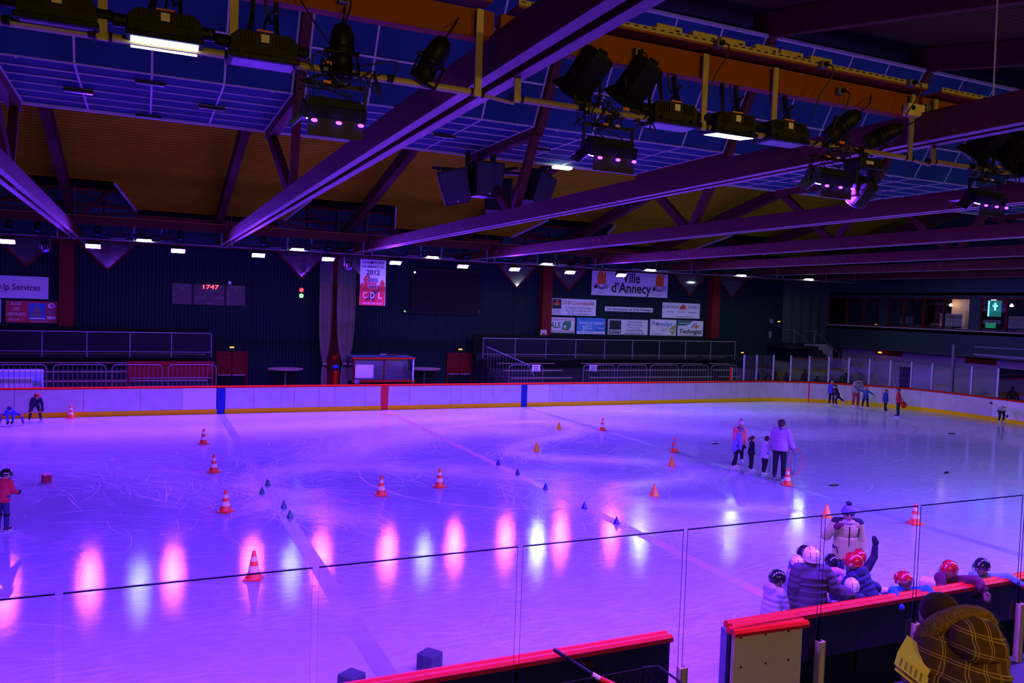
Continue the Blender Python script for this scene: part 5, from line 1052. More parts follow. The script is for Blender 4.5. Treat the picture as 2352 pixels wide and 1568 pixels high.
def person(label, x, y, face, H, jacket, pants, kid=True, lean=4, side=0, turn=0, head=(6, 0), AL=None, AR=None, LL=None, LR=None, gear=('hair', None), gloves=None, boot='white_boot', skates=True,
           puff=1., vox=.014, bare=None, hood=None, collar=None, skin='skin', group=None, face_on=False, z=0, mit=True, long=0., skirt=None, knee=None, curl=25):
    s = H; hr = (.083 if kid else .07)*s
    AL = tuple(V(v).normalized() for v in (AL or D0)); AR = tuple(V(v).normalized() for v in (AR or mirror(D0)))
    LL = tuple(V(v).normalized() for v in (LL or (V((.06, -.05, -1)), V((.02, .06, -1))))); LR = tuple(V(v).normalized() for v in (LR or (V((-.06, -.05, -1)), V((-.02, .06, -1)))))
    root = thing('person', label, 'person', (x, y, z), math.radians(face)+PI/2, group)
    la, sd = math.radians(lean), math.radians(side)
    d = V((math.sin(sd), -math.sin(la), math.cos(la)*math.cos(sd))).normalized()
    a = Matrix.Rotation(math.radians(turn), 3, d) @ (V((1, 0, 0))-d*d.x).normalized()
    hipl, hipr = V((.055*s, 0, -.02*s)), V((-.055*s, 0, -.02*s))
    kl = hipl+LL[0]*.245*s; al = kl+LL[1]*.235*s; kr = hipr+LR[0]*.245*s; ar = kr+LR[1]*.235*s
    sole = (.075 if skates else .0)+.05*s
    dz = V((0, 0, sole-min(al.z, ar.z)))
    P0 = dz.copy(); hipl, hipr, kl, kr, al, ar = [p+dz for p in (hipl, hipr, kl, kr, al, ar)]
    N = P0+d*.30*s; Sl = P0+d*.268*s+a*.105*s; Sr = P0+d*.268*s-a*.105*s
    el = Sl+AL[0]*.165*s; wl_ = el+AL[1]*.145*s; er = Sr+AR[0]*.165*s; wr_ = er+AR[1]*.145*s
    Rh = Matrix.Rotation(math.radians(head[1]+turn*.5), 3, 'Z') @ Matrix.Rotation(math.radians(head[0]+lean*.6), 3, 'X')
    Hc = N+(Rh @ V((0, -.12*hr, 1.18*hr)))*1.0
    h = lambda X, Y, Z: Hc+Rh @ V((X*hr, Y*hr, Z*hr))
    # body: one continuous skin
    b = MB()
    b.ell(Hc, (.76*hr, .93*hr, hr), Rh, 18, 12); b.ell(h(0, -.28, -.48), (.52*hr, .56*hr, .5*hr), Rh)
    b.caps(h(0, -.88, .05), h(0, -1.07, -.2), .09*hr, .13*hr, 8); b.caps(h(-.32, -.78, .22), h(.32, -.78, .22), .13*hr, .13*hr, 8)
    for q in (-1, 1): b.ell(h(q*.78, .05, -.05), (.1*hr, .18*hr, .26*hr), Rh, 8, 6); b.ell(h(q*.36, -.72, -.28), (.22*hr, .16*hr, .2*hr), Rh, 8, 6)
    b.caps(h(0, -.84, -.52), h(0, -.86, -.52), .16*hr, .13*hr, 8); b.caps(h(0, -.62, -.86), h(0, -.66, -.86), .2*hr, .2*hr, 8)
    b.caps(N-d*.04*s, h(0, .1, -.45), .036*s, .033*s)
    b.caps(P0, P0+d*.2*s, .075*s, .085*s); b.caps(Sl, Sr, .04*s, .04*s)
    for S_, e_, w__, h_, k_, a_ in ((Sl, el, wl_, hipl, kl, al), (Sr, er, wr_, hipr, kr, ar)):
        b.caps(S_, e_, .032*s, .026*s); b.caps(e_, w__, .026*s, .018*s); b.caps(h_, k_, .055*s, .038*s); b.caps(k_, a_, .038*s, .024*s); b.caps(a_, a_+V((0, -.08*s, -.03*s)), .024*s, .02*s)
    hands = []
    for w__, A_, q in ((wl_, AL, 1), (wr_, AR, -1)):
        f = A_[1]; sv = V((0, -1, 0)) if abs(f.y) < .8 else V((-q, 0, 0))
        ww = (sv-f*f.dot(sv)).normalized()*-1
        hands.append((w__, f, ww)); hand(b, w__, f, ww, s, .95, curl)
    remesh(b, 'body', M[skin] if skin in M else skin, root, min(vox, .009) if face_on else vox*.85, 3)
    if gloves:
        for w__, f, ww in hands:
            gm = MB(); hand(gm, w__, f, ww, s, 1.55, curl, mit); gm.caps(w__-f*.03*s, w__+f*.01*s, .029*s, .027*s); remesh(gm, 'glove', gloves, root, vox*.7, 3)
    # jacket
    j = MB(); p = .012*s*puff
    j.ell(P0+d*.2*s, (.118*s+p, .08*s+p, .11*s), _fr(a, d), 16, 10); j.ell(P0+d*.07*s, (.108*s+p, .082*s+p, .11*s), _fr(a, d), 16, 10)
    j.lathe([(0, -(.075+long)*s), (.104*s+p, -(.075+long)*s), (.108*s+p, -(.05+long)*s), (.108*s+p, .02*s), (.1*s+p, .14*s), (0, .16*s)], 20, P0, _fr(a, d) @ Matrix.Diagonal((1.06, .84, 1)), cap=False)
    j.caps(Sl-a*.02*s, Sr+a*.02*s, .05*s+p*.6, .05*s+p*.6); j.caps(P0+d*.25*s, N+d*.02*s, .06*s, .042*s)
    for S_, e_, w__ in ((Sl, el, wl_), (Sr, er, wr_)): j.caps(S_, e_, .045*s+p*.8, .037*s+p*.8); j.caps(e_, w__-(w__-e_)*.03, .037*s+p*.8, .028*s+p*.6)
    if puff > 1.3:
        for k in range(5): j.ell(P0+d*(.0+.055*k)*s, (.118*s+p, .09*s+p, .03*s), _fr(a, d), 16, 8)
        for S_, e_, w__ in ((Sl, el, wl_), (Sr, er, wr_)):
            for k in range(3): j.ell(S_+(e_-S_)*(.25+.3*k), (.045*s+p,)*3); j.ell(e_+(w__-e_)*(.15+.3*k), (.037*s+p,)*3)
    jo = remesh(j, 'jacket', jacket, root, vox, 4)
    if hood: hm = MB(); hm.ell(N+d*.0*s+V((0, .055*s, -.005*s)), (.085*s, .05*s, .075*s)); hm.caps(N+a*.06*s, N-a*.06*s+V((0, .02*s, 0)), .032*s, .032*s); remesh(hm, 'hood', hood, root, vox, 4)
    if collar:
        cm = MB()
        for k in range(12): t = k*PI/6; q0 = N+a*.05*s*math.cos(t)+V((0, .045*s*math.sin(t)-.008*s, -.006*s)); cm.ell(q0, (.026*s, .026*s, .026*s), seg=8, ring=6)
        remesh(cm, 'collar', collar, root, vox*.9, 3)
    # trousers
    q = MB(); q.caps(hipl+V((0, 0, .05*s)), hipr+V((0, 0, .05*s)), .075*s, .075*s)
    for h_, k_, a_ in ((hipl, kl, al), (hipr, kr, ar)): q.caps(h_, k_, .066*s, .047*s); q.caps(k_, a_+(k_-a_)*.06, .047*s, .038*s)
    remesh(q, 'trousers', pants, root, vox, 4)
    if skirt: sm_ = MB(); sm_.caps(P0-V((.05*s, 0, .05*s)), P0-V((-.05*s, 0, .05*s)), .095*s, .095*s); remesh(sm_, 'skirt', skirt, root, vox, 3)
    if knee:
        for k_ in (kl, kr): km = MB(); km.ell(k_-V((0, 0, .02*s)), (.056*s, .056*s, .04*s)); km.build('knee_band', knee, root, True)
    # skates
    bm_ = MATS.get('boot_'+boot) or mat('boot_'+boot, {'white_boot': (.75, .68, .7), 'black_boot': (.02, .02, .025)}[boot], .4)
    for a_, k_, q_ in ((al, kl, 1), (ar, kr, -1)):
        fd = V((.18*q_, -1, 0)).normalized(); up = (k_-a_).normalized(); base = a_+V((0, 0, -.022*s))
        if a_.z > sole+.12*s: fd = (V((0, -.35, -1))).normalized() if lean < 50 else fd
        bt = MB(); bt.caps(a_+up*.045*s, a_, .037*s, .033*s); bt.caps(base-fd*.022*s, base+fd*.05*s, .029*s, .028*s); bt.caps(base+fd*.04*s, base+fd*.10*s+V((0, 0, -.006*s)), .028*s, .022*s); bt.caps(a_+up*.02*s, base+fd*.05*s, .03*s, .026*s)
        so = remesh(bt, 'skate', bm_, root, vox*.75, 3)
        if skates:
            bl = MB(); L_ = .20*s; c0 = base+fd*.035*s; zt = base.z-.024*s
            side_ = V((-fd.y, fd.x, 0)); hgt = .075
            Rb = Matrix((fd, side_, fd.cross(side_))).transposed()
            nrm = Rb @ V((0, 0, -1)) if (Rb @ V((0, 0, -1))).z < 0 else Rb @ V((0, 0, 1))
            bl.box(c0+nrm*(.024*s+.058), (L_, .006, .03), Rb); bl.box(c0+nrm*(.024*s+.02)-fd*.055*s, (.03, .018, .06), Rb); bl.box(c0+nrm*(.024*s+.02)+fd*.055*s, (.03, .018, .06), Rb); bl.box(c0+nrm*.026*s, (L_*.95, .04*s, .012), Rb)
            bl.build('blade', M['alu'], so)
    # head gear
    kind, gm_ = gear[0], gear[1]
    if kind == 'helmet':
        hm = MB(); n, rg = 20, 9; vs = []
        for lay, rr in ((0, 1.17), (1, 1.08)):
            for i in range(rg+1):
                for k in range(n):
                    az = 2*PI*k/n; fr_ = .5-.5*math.sin(az)  # az=-90deg is the front
                    lim = 1.42+.75*(1-fr_)**.8 if True else 0
                    th = lim*i/rg; rx, ry, rz_ = .86*rr, 1.05*rr, 1.02*rr
                    rdg = 1+.035*(1 if lay == 0 and abs(math.sin(2.5*az)) > .75 and th > .5 else 0)
                    vs.append(h(rx*rdg*math.sin(th)*math.cos(az), ry*rdg*math.sin(th)*math.sin(az)+.03, rz_*math.cos(th)+.06))
        fs_ = []
        for lay in (0, 1):
            o_ = lay*(rg+1)*n
            for i in range(rg):
                for k in range(n): f_ = (o_+i*n+k, o_+i*n+(k+1) % n, o_+(i+1)*n+(k+1) % n, o_+(i+1)*n+k); fs_.append(f_ if lay else f_[::-1])
        o_ = (rg+1)*n
        for k in range(n): fs_.append((rg*n+k, rg*n+(k+1) % n, o_+rg*n+(k+1) % n, o_+rg*n+k))
        hm.add(vs, fs_); ho = hm.build('helmet', gm_, root, True)
        for q_ in (-1, 1):
            MB().lathe([(0, -.02*hr), (.16*hr, -.02*hr), (.16*hr, .05*hr), (0, .06*hr)], 12, h(q_*1.03, .1, -.1), Rh @ Matrix.Rotation(q_*PI/2, 3, 'Y'), cap=False).build('ear_disc', M['trim'] if gear[2:3] != ('plain',) else M['grey'], ho)
            for k in range(3):
                vy = .62-.5*k; vz = 1.19*math.sqrt(max(.05, 1-(.34/1.006)**2-((vy-.03)/1.23)**2))+.07
                MB().box(h(q_*.34, vy, vz), (.09*hr, .32*hr, .05*hr), Rh @ Matrix.Rotation(-.62*(vy-.03), 3, 'X')).build('vent', M['black_matt'], ho)
        for q_ in (-.34, .34):
            for vz in (.12, .5): MB().box(h(q_, 1.23*math.sqrt(1-(q_/1.006)**2-((vz-.06)/1.19)**2)+.045, vz), (.09*hr, .05*hr, .28*hr), Rh @ Matrix.Rotation(.75*vz, 3, 'X')).build('vent', M['black_matt'], ho)
        cg = MB(); rad = lambda az, el_: h(1.12*math.sin(az)*math.cos(el_), -1.3*math.cos(az)*math.cos(el_)-.05, 1.15*math.sin(el_)-.1)
        for el_ in (-.75, -.5, -.25, 0, .25, .42): cg.tube([rad(a_, el_) for a_ in (-1.25, -.9, -.5, 0, .5, .9, 1.25)], .022*hr, 5)
        for az in (-1.25, -.8, -.4, 0, .4, .8, 1.25): cg.tube([rad(az, e_) for e_ in (-.75, -.45, -.15, .15, .42)], .022*hr, 5)
        cg.build('face_cage', M['grey'], ho); MB().tube([h(-.8, -.2, -.5), h(-.5, -.5, -1.05), h(0, -.6, -1.15), h(.5, -.5, -1.05), h(.8, -.2, -.5)], .05*hr, 6).build('chin_strap', M['black'], ho)
    elif kind == 'beanie':
        bn_ = MB(); bn_.ell(h(0, .06, .3), (.9*hr, 1.04*hr, .92*hr), Rh, 18, 10); bo = remesh(bn_, 'beanie', gm_, root, vox*.8, 2)
        cf_ = MB()
        for k in range(16): t = k*PI/8; cf_.ell(h(.84*math.cos(t), .06+1.0*math.sin(t), .22+.12*math.sin(t)*-1), (.2*hr, .2*hr, .2*hr), None, 8, 6)
        remesh(cf_, 'beanie_cuff', gear[3] if len(gear) > 3 else gm_, bo, vox*.7, 3)
        if len(gear) > 2 and gear[2]: pm_ = MB(); pm_.ell(h(0, .1, 1.4), (.34*hr,)*3); [pm_.ell(h(.22*math.cos(t), .1+.22*math.sin(t), 1.4+.15*math.sin(3*t)), (.2*hr,)*3, None, 8, 6) for t in range(7)]; remesh(pm_, 'pompom', gear[2], bo, vox*.7, 1)
    elif kind in ('hair', 'ponytail', 'curly', 'cap'):
        hm = MB(); hm.ell(h(0, .16, .2), (.86*hr, .95*hr, .92*hr), Rh, 18, 10); hm.ell(h(0, .5, -.2), (.7*hr, .5*hr, .7*hr), Rh)
        if kind == 'curly':
            rr = random.Random(2)
            for k in range(40):
                v = V((rr.gauss(0, 1), rr.gauss(.5, 1), rr.gauss(.6, .8))).normalized(); hm.ell(h(.9*v.x, .95*v.y+.1, .9*v.z+.25), (.2*hr,)*3, None, 8, 6)
        if kind == 'ponytail': hm.ell(h(0, 1.15, .35), (.25*hr,)*3); hm.caps(h(0, 1.2, .3), h(.1, 1.5, -.5), .24*hr, .26*hr); hm.caps(h(.1, 1.5, -.5), h(.15, 1.35, -1.4), .26*hr, .1*hr)
        ho = remesh(hm, 'cap' if kind == 'cap' else 'hair', gm_, root, vox*.8, 2)
        if kind == 'cap': pass
    if face_on or gear[0] != 'helmet':
        for q_ in (-1, 1): MB().ell(h(q_*.33, -.87, .0), (.13*hr, .07*hr, .08*hr), Rh, 8, 6).build('eye', M['black'], root, True)
        MB().ell(h(0, -.93, -.53), (.24*hr, .07*hr, .06*hr), Rh, 8, 6).build('mouth', mat('lips', (.35, .08, .08), .5), root, True)
    return dict(root=root, h=h, Rh=Rh, hr=hr, N=N, P0=P0, d=d, a=a, s=s, wl=wl_, wr=wr_, al=al, ar=ar, el=el, er=er)
def _fr(a, d):
    f = a.cross(d).normalized()*1; return Matrix((a, -f*-1, d)).transposed() if False else Matrix((a, d.cross(a), d)).transposed()
blk = cloth('cloth_black', (.012, .012, .018)); navy = cloth('cloth_navy', (.02, .03, .07), .09); drk = cloth('cloth_dark', (.02, .02, .035))
hw, hb, hrd = mat('helmet_white', (.8, .78, .8), .22, coat=.4), mat('helmet_black', (.012, .012, .014), .18, coat=.5), mat('helmet_red', (.5, .01, .015), .2, coat=.4)
hair_b, hair_f = mat('hair_brown', (.05, .025, .018), .7, bump=.4, bscale=60), mat('hair_fair', (.28, .16, .08), .7, bump=.4, bscale=60)
kl_ = dict(vox=.013)
# two children by the far boards on the left
person('child squatting with legs wide apart at the left edge, blue jacket and orange knee pads', -14.4, -1.75, 268, 1.12, cloth('cloth_royal', (.04, .1, .5)), cloth('cloth_violet', (.12, .06, .25)), lean=78, head=(-20, 0), AL=((-.1, -.1, -1), (-.15, .0, -1)), AR=((.1, -.1, -1), (.15, 0, -1)),
       LL=((.85, -.35, -.25), (.25, .1, -1)), LR=((-.85, -.35, -.25), (-.25, .1, -1)), gear=('beanie', cloth('cloth_blue_hat', (.03, .04, .2)), cloth('cloth_orange', (.9, .15, .05))), gloves=blk, boot='black_boot', knee=cloth('cloth_orange', (.9, .15, .05)), **kl_)
person('child in red helmet and dark suit bending forward by the left far boards', -13.75, -1.0, 285, 1.2, cloth('cloth_ink', (.015, .015, .04)), drk, lean=52, head=(10, 0), AL=((.3, -.25, -1), (.1, -.1, -1)), AR=((-.3, -.25, -1), (-.1, -.1, -1)), LL=((.28, -.3, -1), (.15, .25, -1)), LR=((-.28, -.3, -1), (-.15, .25, -1)),
       gear=('helmet', hrd), gloves=blk, boot='black_boot', knee=cloth('cloth_orange', (.9, .15, .05)), **kl_)
person('child in red jacket and black helmet cut by the left frame edge', -12.62, -16.95, 62, 1.19, cloth('cloth_red', (.5, .03, .04)), cloth('cloth_denim', (.03, .04, .1)), lean=8, head=(12, -25), AR=((-.25, -.15, -1), (.15, -.9, -.3)), AL=((.25, -.2, -1), (0, -.9, -.3)), gear=('helmet', hb), gloves=blk, boot='black_boot', knee=blk, **kl_)
# the group with hoops
person('girl in coral coat and pink bobble hat behind the girl in lavender blue', 7.85, -14.95, 232, 1.34, cloth('cloth_coral', (.9, .16, .16)), blk, lean=4, head=(14, 15), gear=('beanie', cloth('cloth_pink_hat', (.6, .38, .4)), cloth('cloth_mauve_bobble', (.3, .14, .16))), collar=blk, long=.1, skin='skin', face_on=True, **kl_)
person('girl in lavender blue coat leaning on the coral coat, teal hat with orange patch', 7.05, -15.75, -18, 1.26, cloth('cloth_lavender', (.2, .2, .5)), blk, lean=10, side=-6, head=(14, -10), AR=((-.35, .1, -1), (-.15, .05, -1)), AL=((.2, -.3, -1), (-.1, -.6, -.6)), LR=((-.1, .15, -1), (-.05, .35, -1)), LL=((.1, -.15, -1), (.05, .05, -1)),
       gear=('beanie', cloth('cloth_teal_hat', (.08, .12, .25)), None, cloth('cloth_orange', (.9, .15, .05))), gloves=blk, long=.06, **kl_)
person('girl in black tracksuit with ponytail standing second in the group', 7.22, -16.25, -22, 1.06, blk, blk, lean=3, head=(4, 0), LL=((.05, -.1, -1), (0, .08, -1)), gear=('ponytail', hair_b), puff=.2, **kl_)
person('girl in pale lilac hooded jacket half hidden by the man with hoops', 7.28, -16.8, 5, 1.14, cloth('cloth_lilac', (.55, .48, .66)), blk, lean=5, head=(8, 0), LR=((-.05, .1, -1), (-.02, .35, -1)), LL=((.05, -.2, -1), (0, .1, -1)), AL=((.2, -.3, -1), (0, -.5, -.7)), gear=('hair', hair_b), hood=cloth('cloth_lilac_hood', (.6, .54, .68)), long=.04, **kl_)
pa = person('man in mauve padded jacket and navy hood holding hoops, seen from behind', 7.3, -17.4, 32, 1.74, cloth('cloth_mauve', (.36, .2, .34), .1), blk, kid=False, lean=4, head=(2, -22), AR=((-.3, 0, -1), (-.45, -.28, -1)), AL=((.2, .0, -1), (.12, -.25, -1)), gear=('curly', hair_b), boot='black_boot', collar=cloth('cloth_navy_hood', (.02, .02, .12)), puff=1.5, vox=.014, skin='skin', curl=50)
def hoop(label, m, c, r, rz, tilt):
    t = thing('hula_hoop', label, 'hoop', c, group='hoops held by the man in mauve', rot=(tilt, 0, rz)); MB().tube([(r*math.cos(k*PI/20), 0, r*math.sin(k*PI/20)) for k in range(41)], .011, 8, cap=False).build('ring', m, t); MB().tube([(r*math.cos(k*.05), 0, r*math.sin(k*.05)) for k in (30, 31, 32)], .013, 8).build('joint', M['grey'], t)
Wp = pa['root'].location; 
import mathutils
rw = Matrix.Rotation(math.radians(32)+PI/2, 3, 'Z') @ pa['wr']+Wp; lw = Matrix.Rotation(math.radians(32)+PI/2, 3, 'Z') @ pa['wl']+Wp
hoop('red hoop hanging from the man\u2019s right hand', mat('hoop_red', (.75, .03, .08), .35), rw+V((.12, -.02, -.40)), .38, .35, .0); hoop('teal hoop hanging from the man\u2019s right hand', mat('hoop_teal', (.05, .2, .25), .35), rw+V((.02, .0, -.40)), .38, .95, .05); hoop('grey-green hoop beside the red one', mat('hoop_grey', (.12, .2, .24), .35), rw+V((-.03, .03, -.40)), .37, 1.1, -.04)
hoop('green hoop behind the man\u2019s left leg', mat('hoop_green', (.04, .3, .16), .35), lw+V((.02, .08, -.38)), .38, .75, .0)
# the far right group
fr = dict(vox=.015)
person('girl in blue jacket by the far corner boards, behind the lunging girl', 24.75, -2.6, 40, 1.3, cloth('cloth_blue', (.05, .06, .35)), blk, lean=5, head=(8, 10), gear=('ponytail', hair_f), **fr)
person('girl in black lunging with one leg stretched back, near the far corner', 24.75, -3.0, 165, 1.2, blk, blk, lean=22, head=(6, 0), LL=((.05, -.5, -1), (0, .25, -1)), LR=((-.1, .75, -.62), (0, .85, -.6)), gear=('ponytail', hair_b), puff=.3, **fr)
person('man in grey jacket, red trousers and black cap bending towards a girl', 25.3, -3.75, 255, 1.68, cloth('cloth_grey', (.3, .28, .26)), cloth('cloth_brick', (.42, .05, .06)), kid=False, lean=20, head=(24, 15), AR=((-.45, -.1, -1), (.25, -.7, -.55)), AL=((.35, -.25, -1), (.1, -.8, -.4)), gear=('cap', blk), collar=blk, LL=((.12, -.1, -1), (.03, .1, -1)), LR=((-.12, -.1, -1), (-.03, .1, -1)), vox=.015)
person('girl in blue with arms stretched out in front of the man in red trousers', 25.5, -4.25, 205, 1.16, cloth('cloth_teal_blue', (.03, .1, .22)), blk, lean=6, head=(6, -20), AL=((.9, .3, -.5), (.8, .1, -.6)), AR=((-.9, -.1, .05), (-.95, -.1, .0)), LL=((.2, -.1, -1), (.1, .05, -1)), LR=((-.2, -.1, -1), (-.1, .05, -1)), gear=('ponytail', hair_f), puff=.5, **fr)
person('girl in dark blue jacket with long fair ponytail, right part of the far group', 25.15, -5.85, 160, 1.2, cloth('cloth_deep_blue', (.03, .06, .2)), blk, lean=4, head=(5, 0), LL=((.05, -.2, -1), (0, .0, -1)), LR=((-.05, .15, -1), (0, .3, -1)), gear=('ponytail', hair_f), **fr)
bp_ = person('boy in red jacket with white back print, black helmet, farthest right of the far group', 24.6, -7.1, 120, 1.36, cloth('cloth_bright_red', (.6, .02, .04)), cloth('cloth_navy_black', (.015, .02, .05)), lean=4, head=(6, 20), AL=((.5, .2, -1), (.35, .2, -1)), AR=((-.5, .1, -1), (-.4, -.1, -1)), gear=('hair', mat('dark_helmet_shell', (.06, .05, .05), .4)), gloves=blk, boot='black_boot', **fr)
text('10', tuple(bp_['P0']+bp_['d']*.2*1.36+V((0, .145, 0))), .16, .16, M['ink_white'], bp_['root'], 'back_print', rot=(PI/2, 0, PI))
t = thing('red_bag', 'small red bag hanging beside the boy in red', 'bag', (24.72, -7.3, .66)); MB().ell((0, 0, 0), (.16, .12, .17)).build('pouch', M['red_rail'], t, True); MB().tube([(0, 0, .15), (-.08, .05, .35)], .015, 6).build('strap', M['black'], t)
person('child in cream jacket and white bobble hat bending over at the right end boards', 28.3, -9.95, 232, 1.22, cloth('cloth_cream', (.7, .6, .5)), blk, lean=62, head=(8, 0), AR=((-.75, .2, .35), (-.9, .1, .25)), AL=((.2, -.15, -1), (-.05, -.2, -1)), LL=((.1, -.45, -1), (.0, .45, -1)), LR=((-.1, -.45, -1), (0, .45, -1)), gear=('beanie', cloth('cloth_white_hat', (.75, .66, .66)), cloth('cloth_white_hat', (.75, .66, .66))), gloves=blk, skirt=blk, collar=cloth('cloth_grey_scarf', (.25, .25, .27)), **fr)
# coach and children at the near boards
nr = dict(vox=.010)
co = person('coach in khaki jacket, bobble hat and glasses talking to the children', .82, -25.95, 238, 1.70, cloth('cloth_khaki', (.40, .52, .11)), cloth('cloth_dark_jeans', (.02, .025, .06)), kid=False, lean=2, head=(6, -4), AR=((-.55, .05, -.85), (.55, -.75, .95)), AL=((.22, .05, -1), (.05, -.2, -1)), gear=('beanie', cloth('cloth_slate_hat', (.10, .12, .2)), blk), gloves=cloth('cloth_wine', (.09, .015, .03)), collar=cloth('cloth_light_scarf', (.45, .45, .5)), face_on=True, vox=.010, mit=False, curl=20)
h, Rh, hr = co['h'], co['Rh'], co['hr']
gl = MB()
for q in (-1, 1): gl.tube([h(q*.36+.24*math.cos(k*PI/6), -1.0, .0+.17*math.sin(k*PI/6)) for k in range(13)], .028*hr, 5, cap=False); gl.tube([h(q*.6, -.98, .03), h(q*.8, -.1, .05)], .025*hr, 5)
gl.tube([h(-.12, -1.04, .03), h(.12, -1.04, .03)], .025*hr, 5); gl.build('glasses', M['black'], co['root'])
P0, d, a, s = co['P0'], co['d'], co['a'], co['s']
zp = MB(); zp.bar(P0+V((0, -.163, -.1)), P0+d*.26*s+V((0, -.148, 0)), .016, .014, up=(0, 1, 0)); zp.build('zip', M['black'], co['root'])
for dx, z0, z1 in ((.085, .16, .245), (-.10, -.01, .06), (.1, -.01, .06)): MB().bar(P0+V((dx*s, -.145 if z0 > .1 else -.15, z0*s)), P0+V((dx*s*1.15, -.125 if z0 > .1 else -.15, z1*s)), .014, .02, up=(0, 1, 0)).build('pocket_zip', M['black'], co['root'])
yk = MB(); yk.caps(co['P0']+d*.279*s+a*.105*s, co['P0']+d*.284*s+a*.04*s, .052*s, .047*s); yk.caps(co['P0']+d*.279*s-a*.105*s, co['P0']+d*.284*s-a*.04*s, .052*s, .047*s)
yk.build('dark_yoke', blk, co['root'], True)
lv = person('child in lilac padded coat and black caged helmet with raised mitten', -2.02, -27.3, 0, 1.26, cloth('cloth_lilac_coat', (.42, .36, .46), .075), cloth('cloth_cobalt', (.03, .06, .45)), lean=6, head=(10, -6), AL=((.15, -.4, -.9), (-.05, -.3, 1)), AR=((-.12, -.45, -.85), (.1, -.35, 1)), gear=('helmet', hb, 'plain'), gloves=cloth('cloth_dark_mitten', (.06, .05, .09)), hood=cloth('cloth_lilac_coat', (.42, .36, .46), .075), puff=1.25, long=.08, **nr)
person('child in black helmet and pink-trimmed jacket behind the big padded jacket', -.78, -26.6, 40, 1.28, cloth('cloth_plum', (.12, .05, .2)), blk, lean=5, head=(5, -30), gear=('helmet', hb, 'plain'), collar=cloth('cloth_hot_pink', (.8, .1, .25)), **nr)
person('small child in white helmet mostly hidden left of the big padded jacket', -.95, -26.7, 70, 1.17, cloth('cloth_grey_coat', (.3, .28, .34)), cloth('cloth_red_trousers', (.4, .03, .04)), lean=5, gear=('helmet', hw), **nr)
person('tall skater in grey-brown padded jacket, white helmet, hand on the rail', -1.62, -27.62, 62, 1.66, cloth('cloth_taupe', (.065, .05, .058), .085), drk, kid=False, lean=5, head=(4, -8), AR=((-.5, .05, -.8), (-.95, .12, -.32)), AL=((.2, .1, -1), (.02, -.05, -1)), gear=('helmet', hw), gloves=blk, puff=1.7, vox=.010, mit=False)
person('girl in pink patterned jacket and black helmet facing the coach', -.52, -26.95, 70, 1.22, mat('cloth_pink_print', (.75, .3, .42), .8, noise=.7, nscale=22), blk, lean=4, gear=('helmet', hb), hood=mat('cloth_pink_print', (.75, .3, .42)), **nr)
person('small child in white helmet with black vents at the rail, before the pink jacket', -.98, -27.75, 62, 1.17, cloth('cloth_charcoal', (.05, .05, .07)), drk, lean=2, gear=('helmet', hw), gloves=blk, **nr)
person('child in navy padded coat and red helmet leaning left, pale mitten on the rail', -.42, -27.55, 100, 1.42, cloth('cloth_navy_puffer', (.018, .024, .055), .085), drk, lean=26, side=8, head=(2, 15), AR=((-.5, -.1, -.8), (-.65, .6, -.35)), AL=((.3, -.35, -.8), (.1, -.6, -.5)), gear=('helmet', hrd), gloves=cloth('cloth_pale_mitten', (.7, .6, .64)), hood=cloth('cloth_navy_puffer', (.018, .024, .055), .085), puff=1.7, **nr)
person('child in red helmet with one arm raised high, beyond the navy coat', .05, -26.95, 72, 1.24, cloth('cloth_night', (.015, .015, .03)), drk, lean=4, AR=((-.55, -.1, .8), (-.1, -.1, 1)), gear=('helmet', hrd), gloves=blk, **nr)
OV = dict(AL=((.35, -.75, .5), (.12, -.62, -.78)), AR=((-.35, -.75, .5), (-.12, -.62, -.78)))
person('child in bright blue coat and red caged helmet draped over the rail, face visible', -.22, -27.86, 250, 1.29, cloth('cloth_azure', (.02, .2, .5)), drk, lean=20, head=(-16, 24), gear=('helmet', hrd), gloves=cloth('cloth_dark_glove', (.02, .05, .12)), skin='skin_dark', face_on=True, AL=((.8, -.5, .35), (.25, -.75, -.62)), AR=((-.45, -.75, .35), (-.05, -.75, -.55)), **nr)
person('child in maroon coat and red helmet draped over the rail, cage turned left', .80, -27.86, 238, 1.36, cloth('cloth_maroon', (.1, .01, .03), .08), drk, lean=20, head=(8, -55), gear=('helmet', hrd), gloves=cloth('cloth_brown_glove', (.16, .08, .04)), hood=cloth('cloth_maroon', (.1, .01, .03), .08), puff=1.4, AL=((.75, -.6, .25), (.2, -.8, -.6)), AR=((-.3, -.8, .35), (-.05, -.55, -.85)), **nr)
person('child in teal flecked jacket, black helmet and red mittens over the rail', 1.54, -27.86, 232, 1.31, mat('cloth_teal_print', (.12, .35, .4), .8, noise=.6, nscale=45), drk, lean=20, head=(4, -55), gear=('helmet', hb), gloves=cloth('cloth_red_mitten', (.4, .02, .03)), AL=((.85, -.4, .3), (.7, -.6, -.35)), AR=((-.2, -.85, .3), (0, -.4, -.95)), **nr)
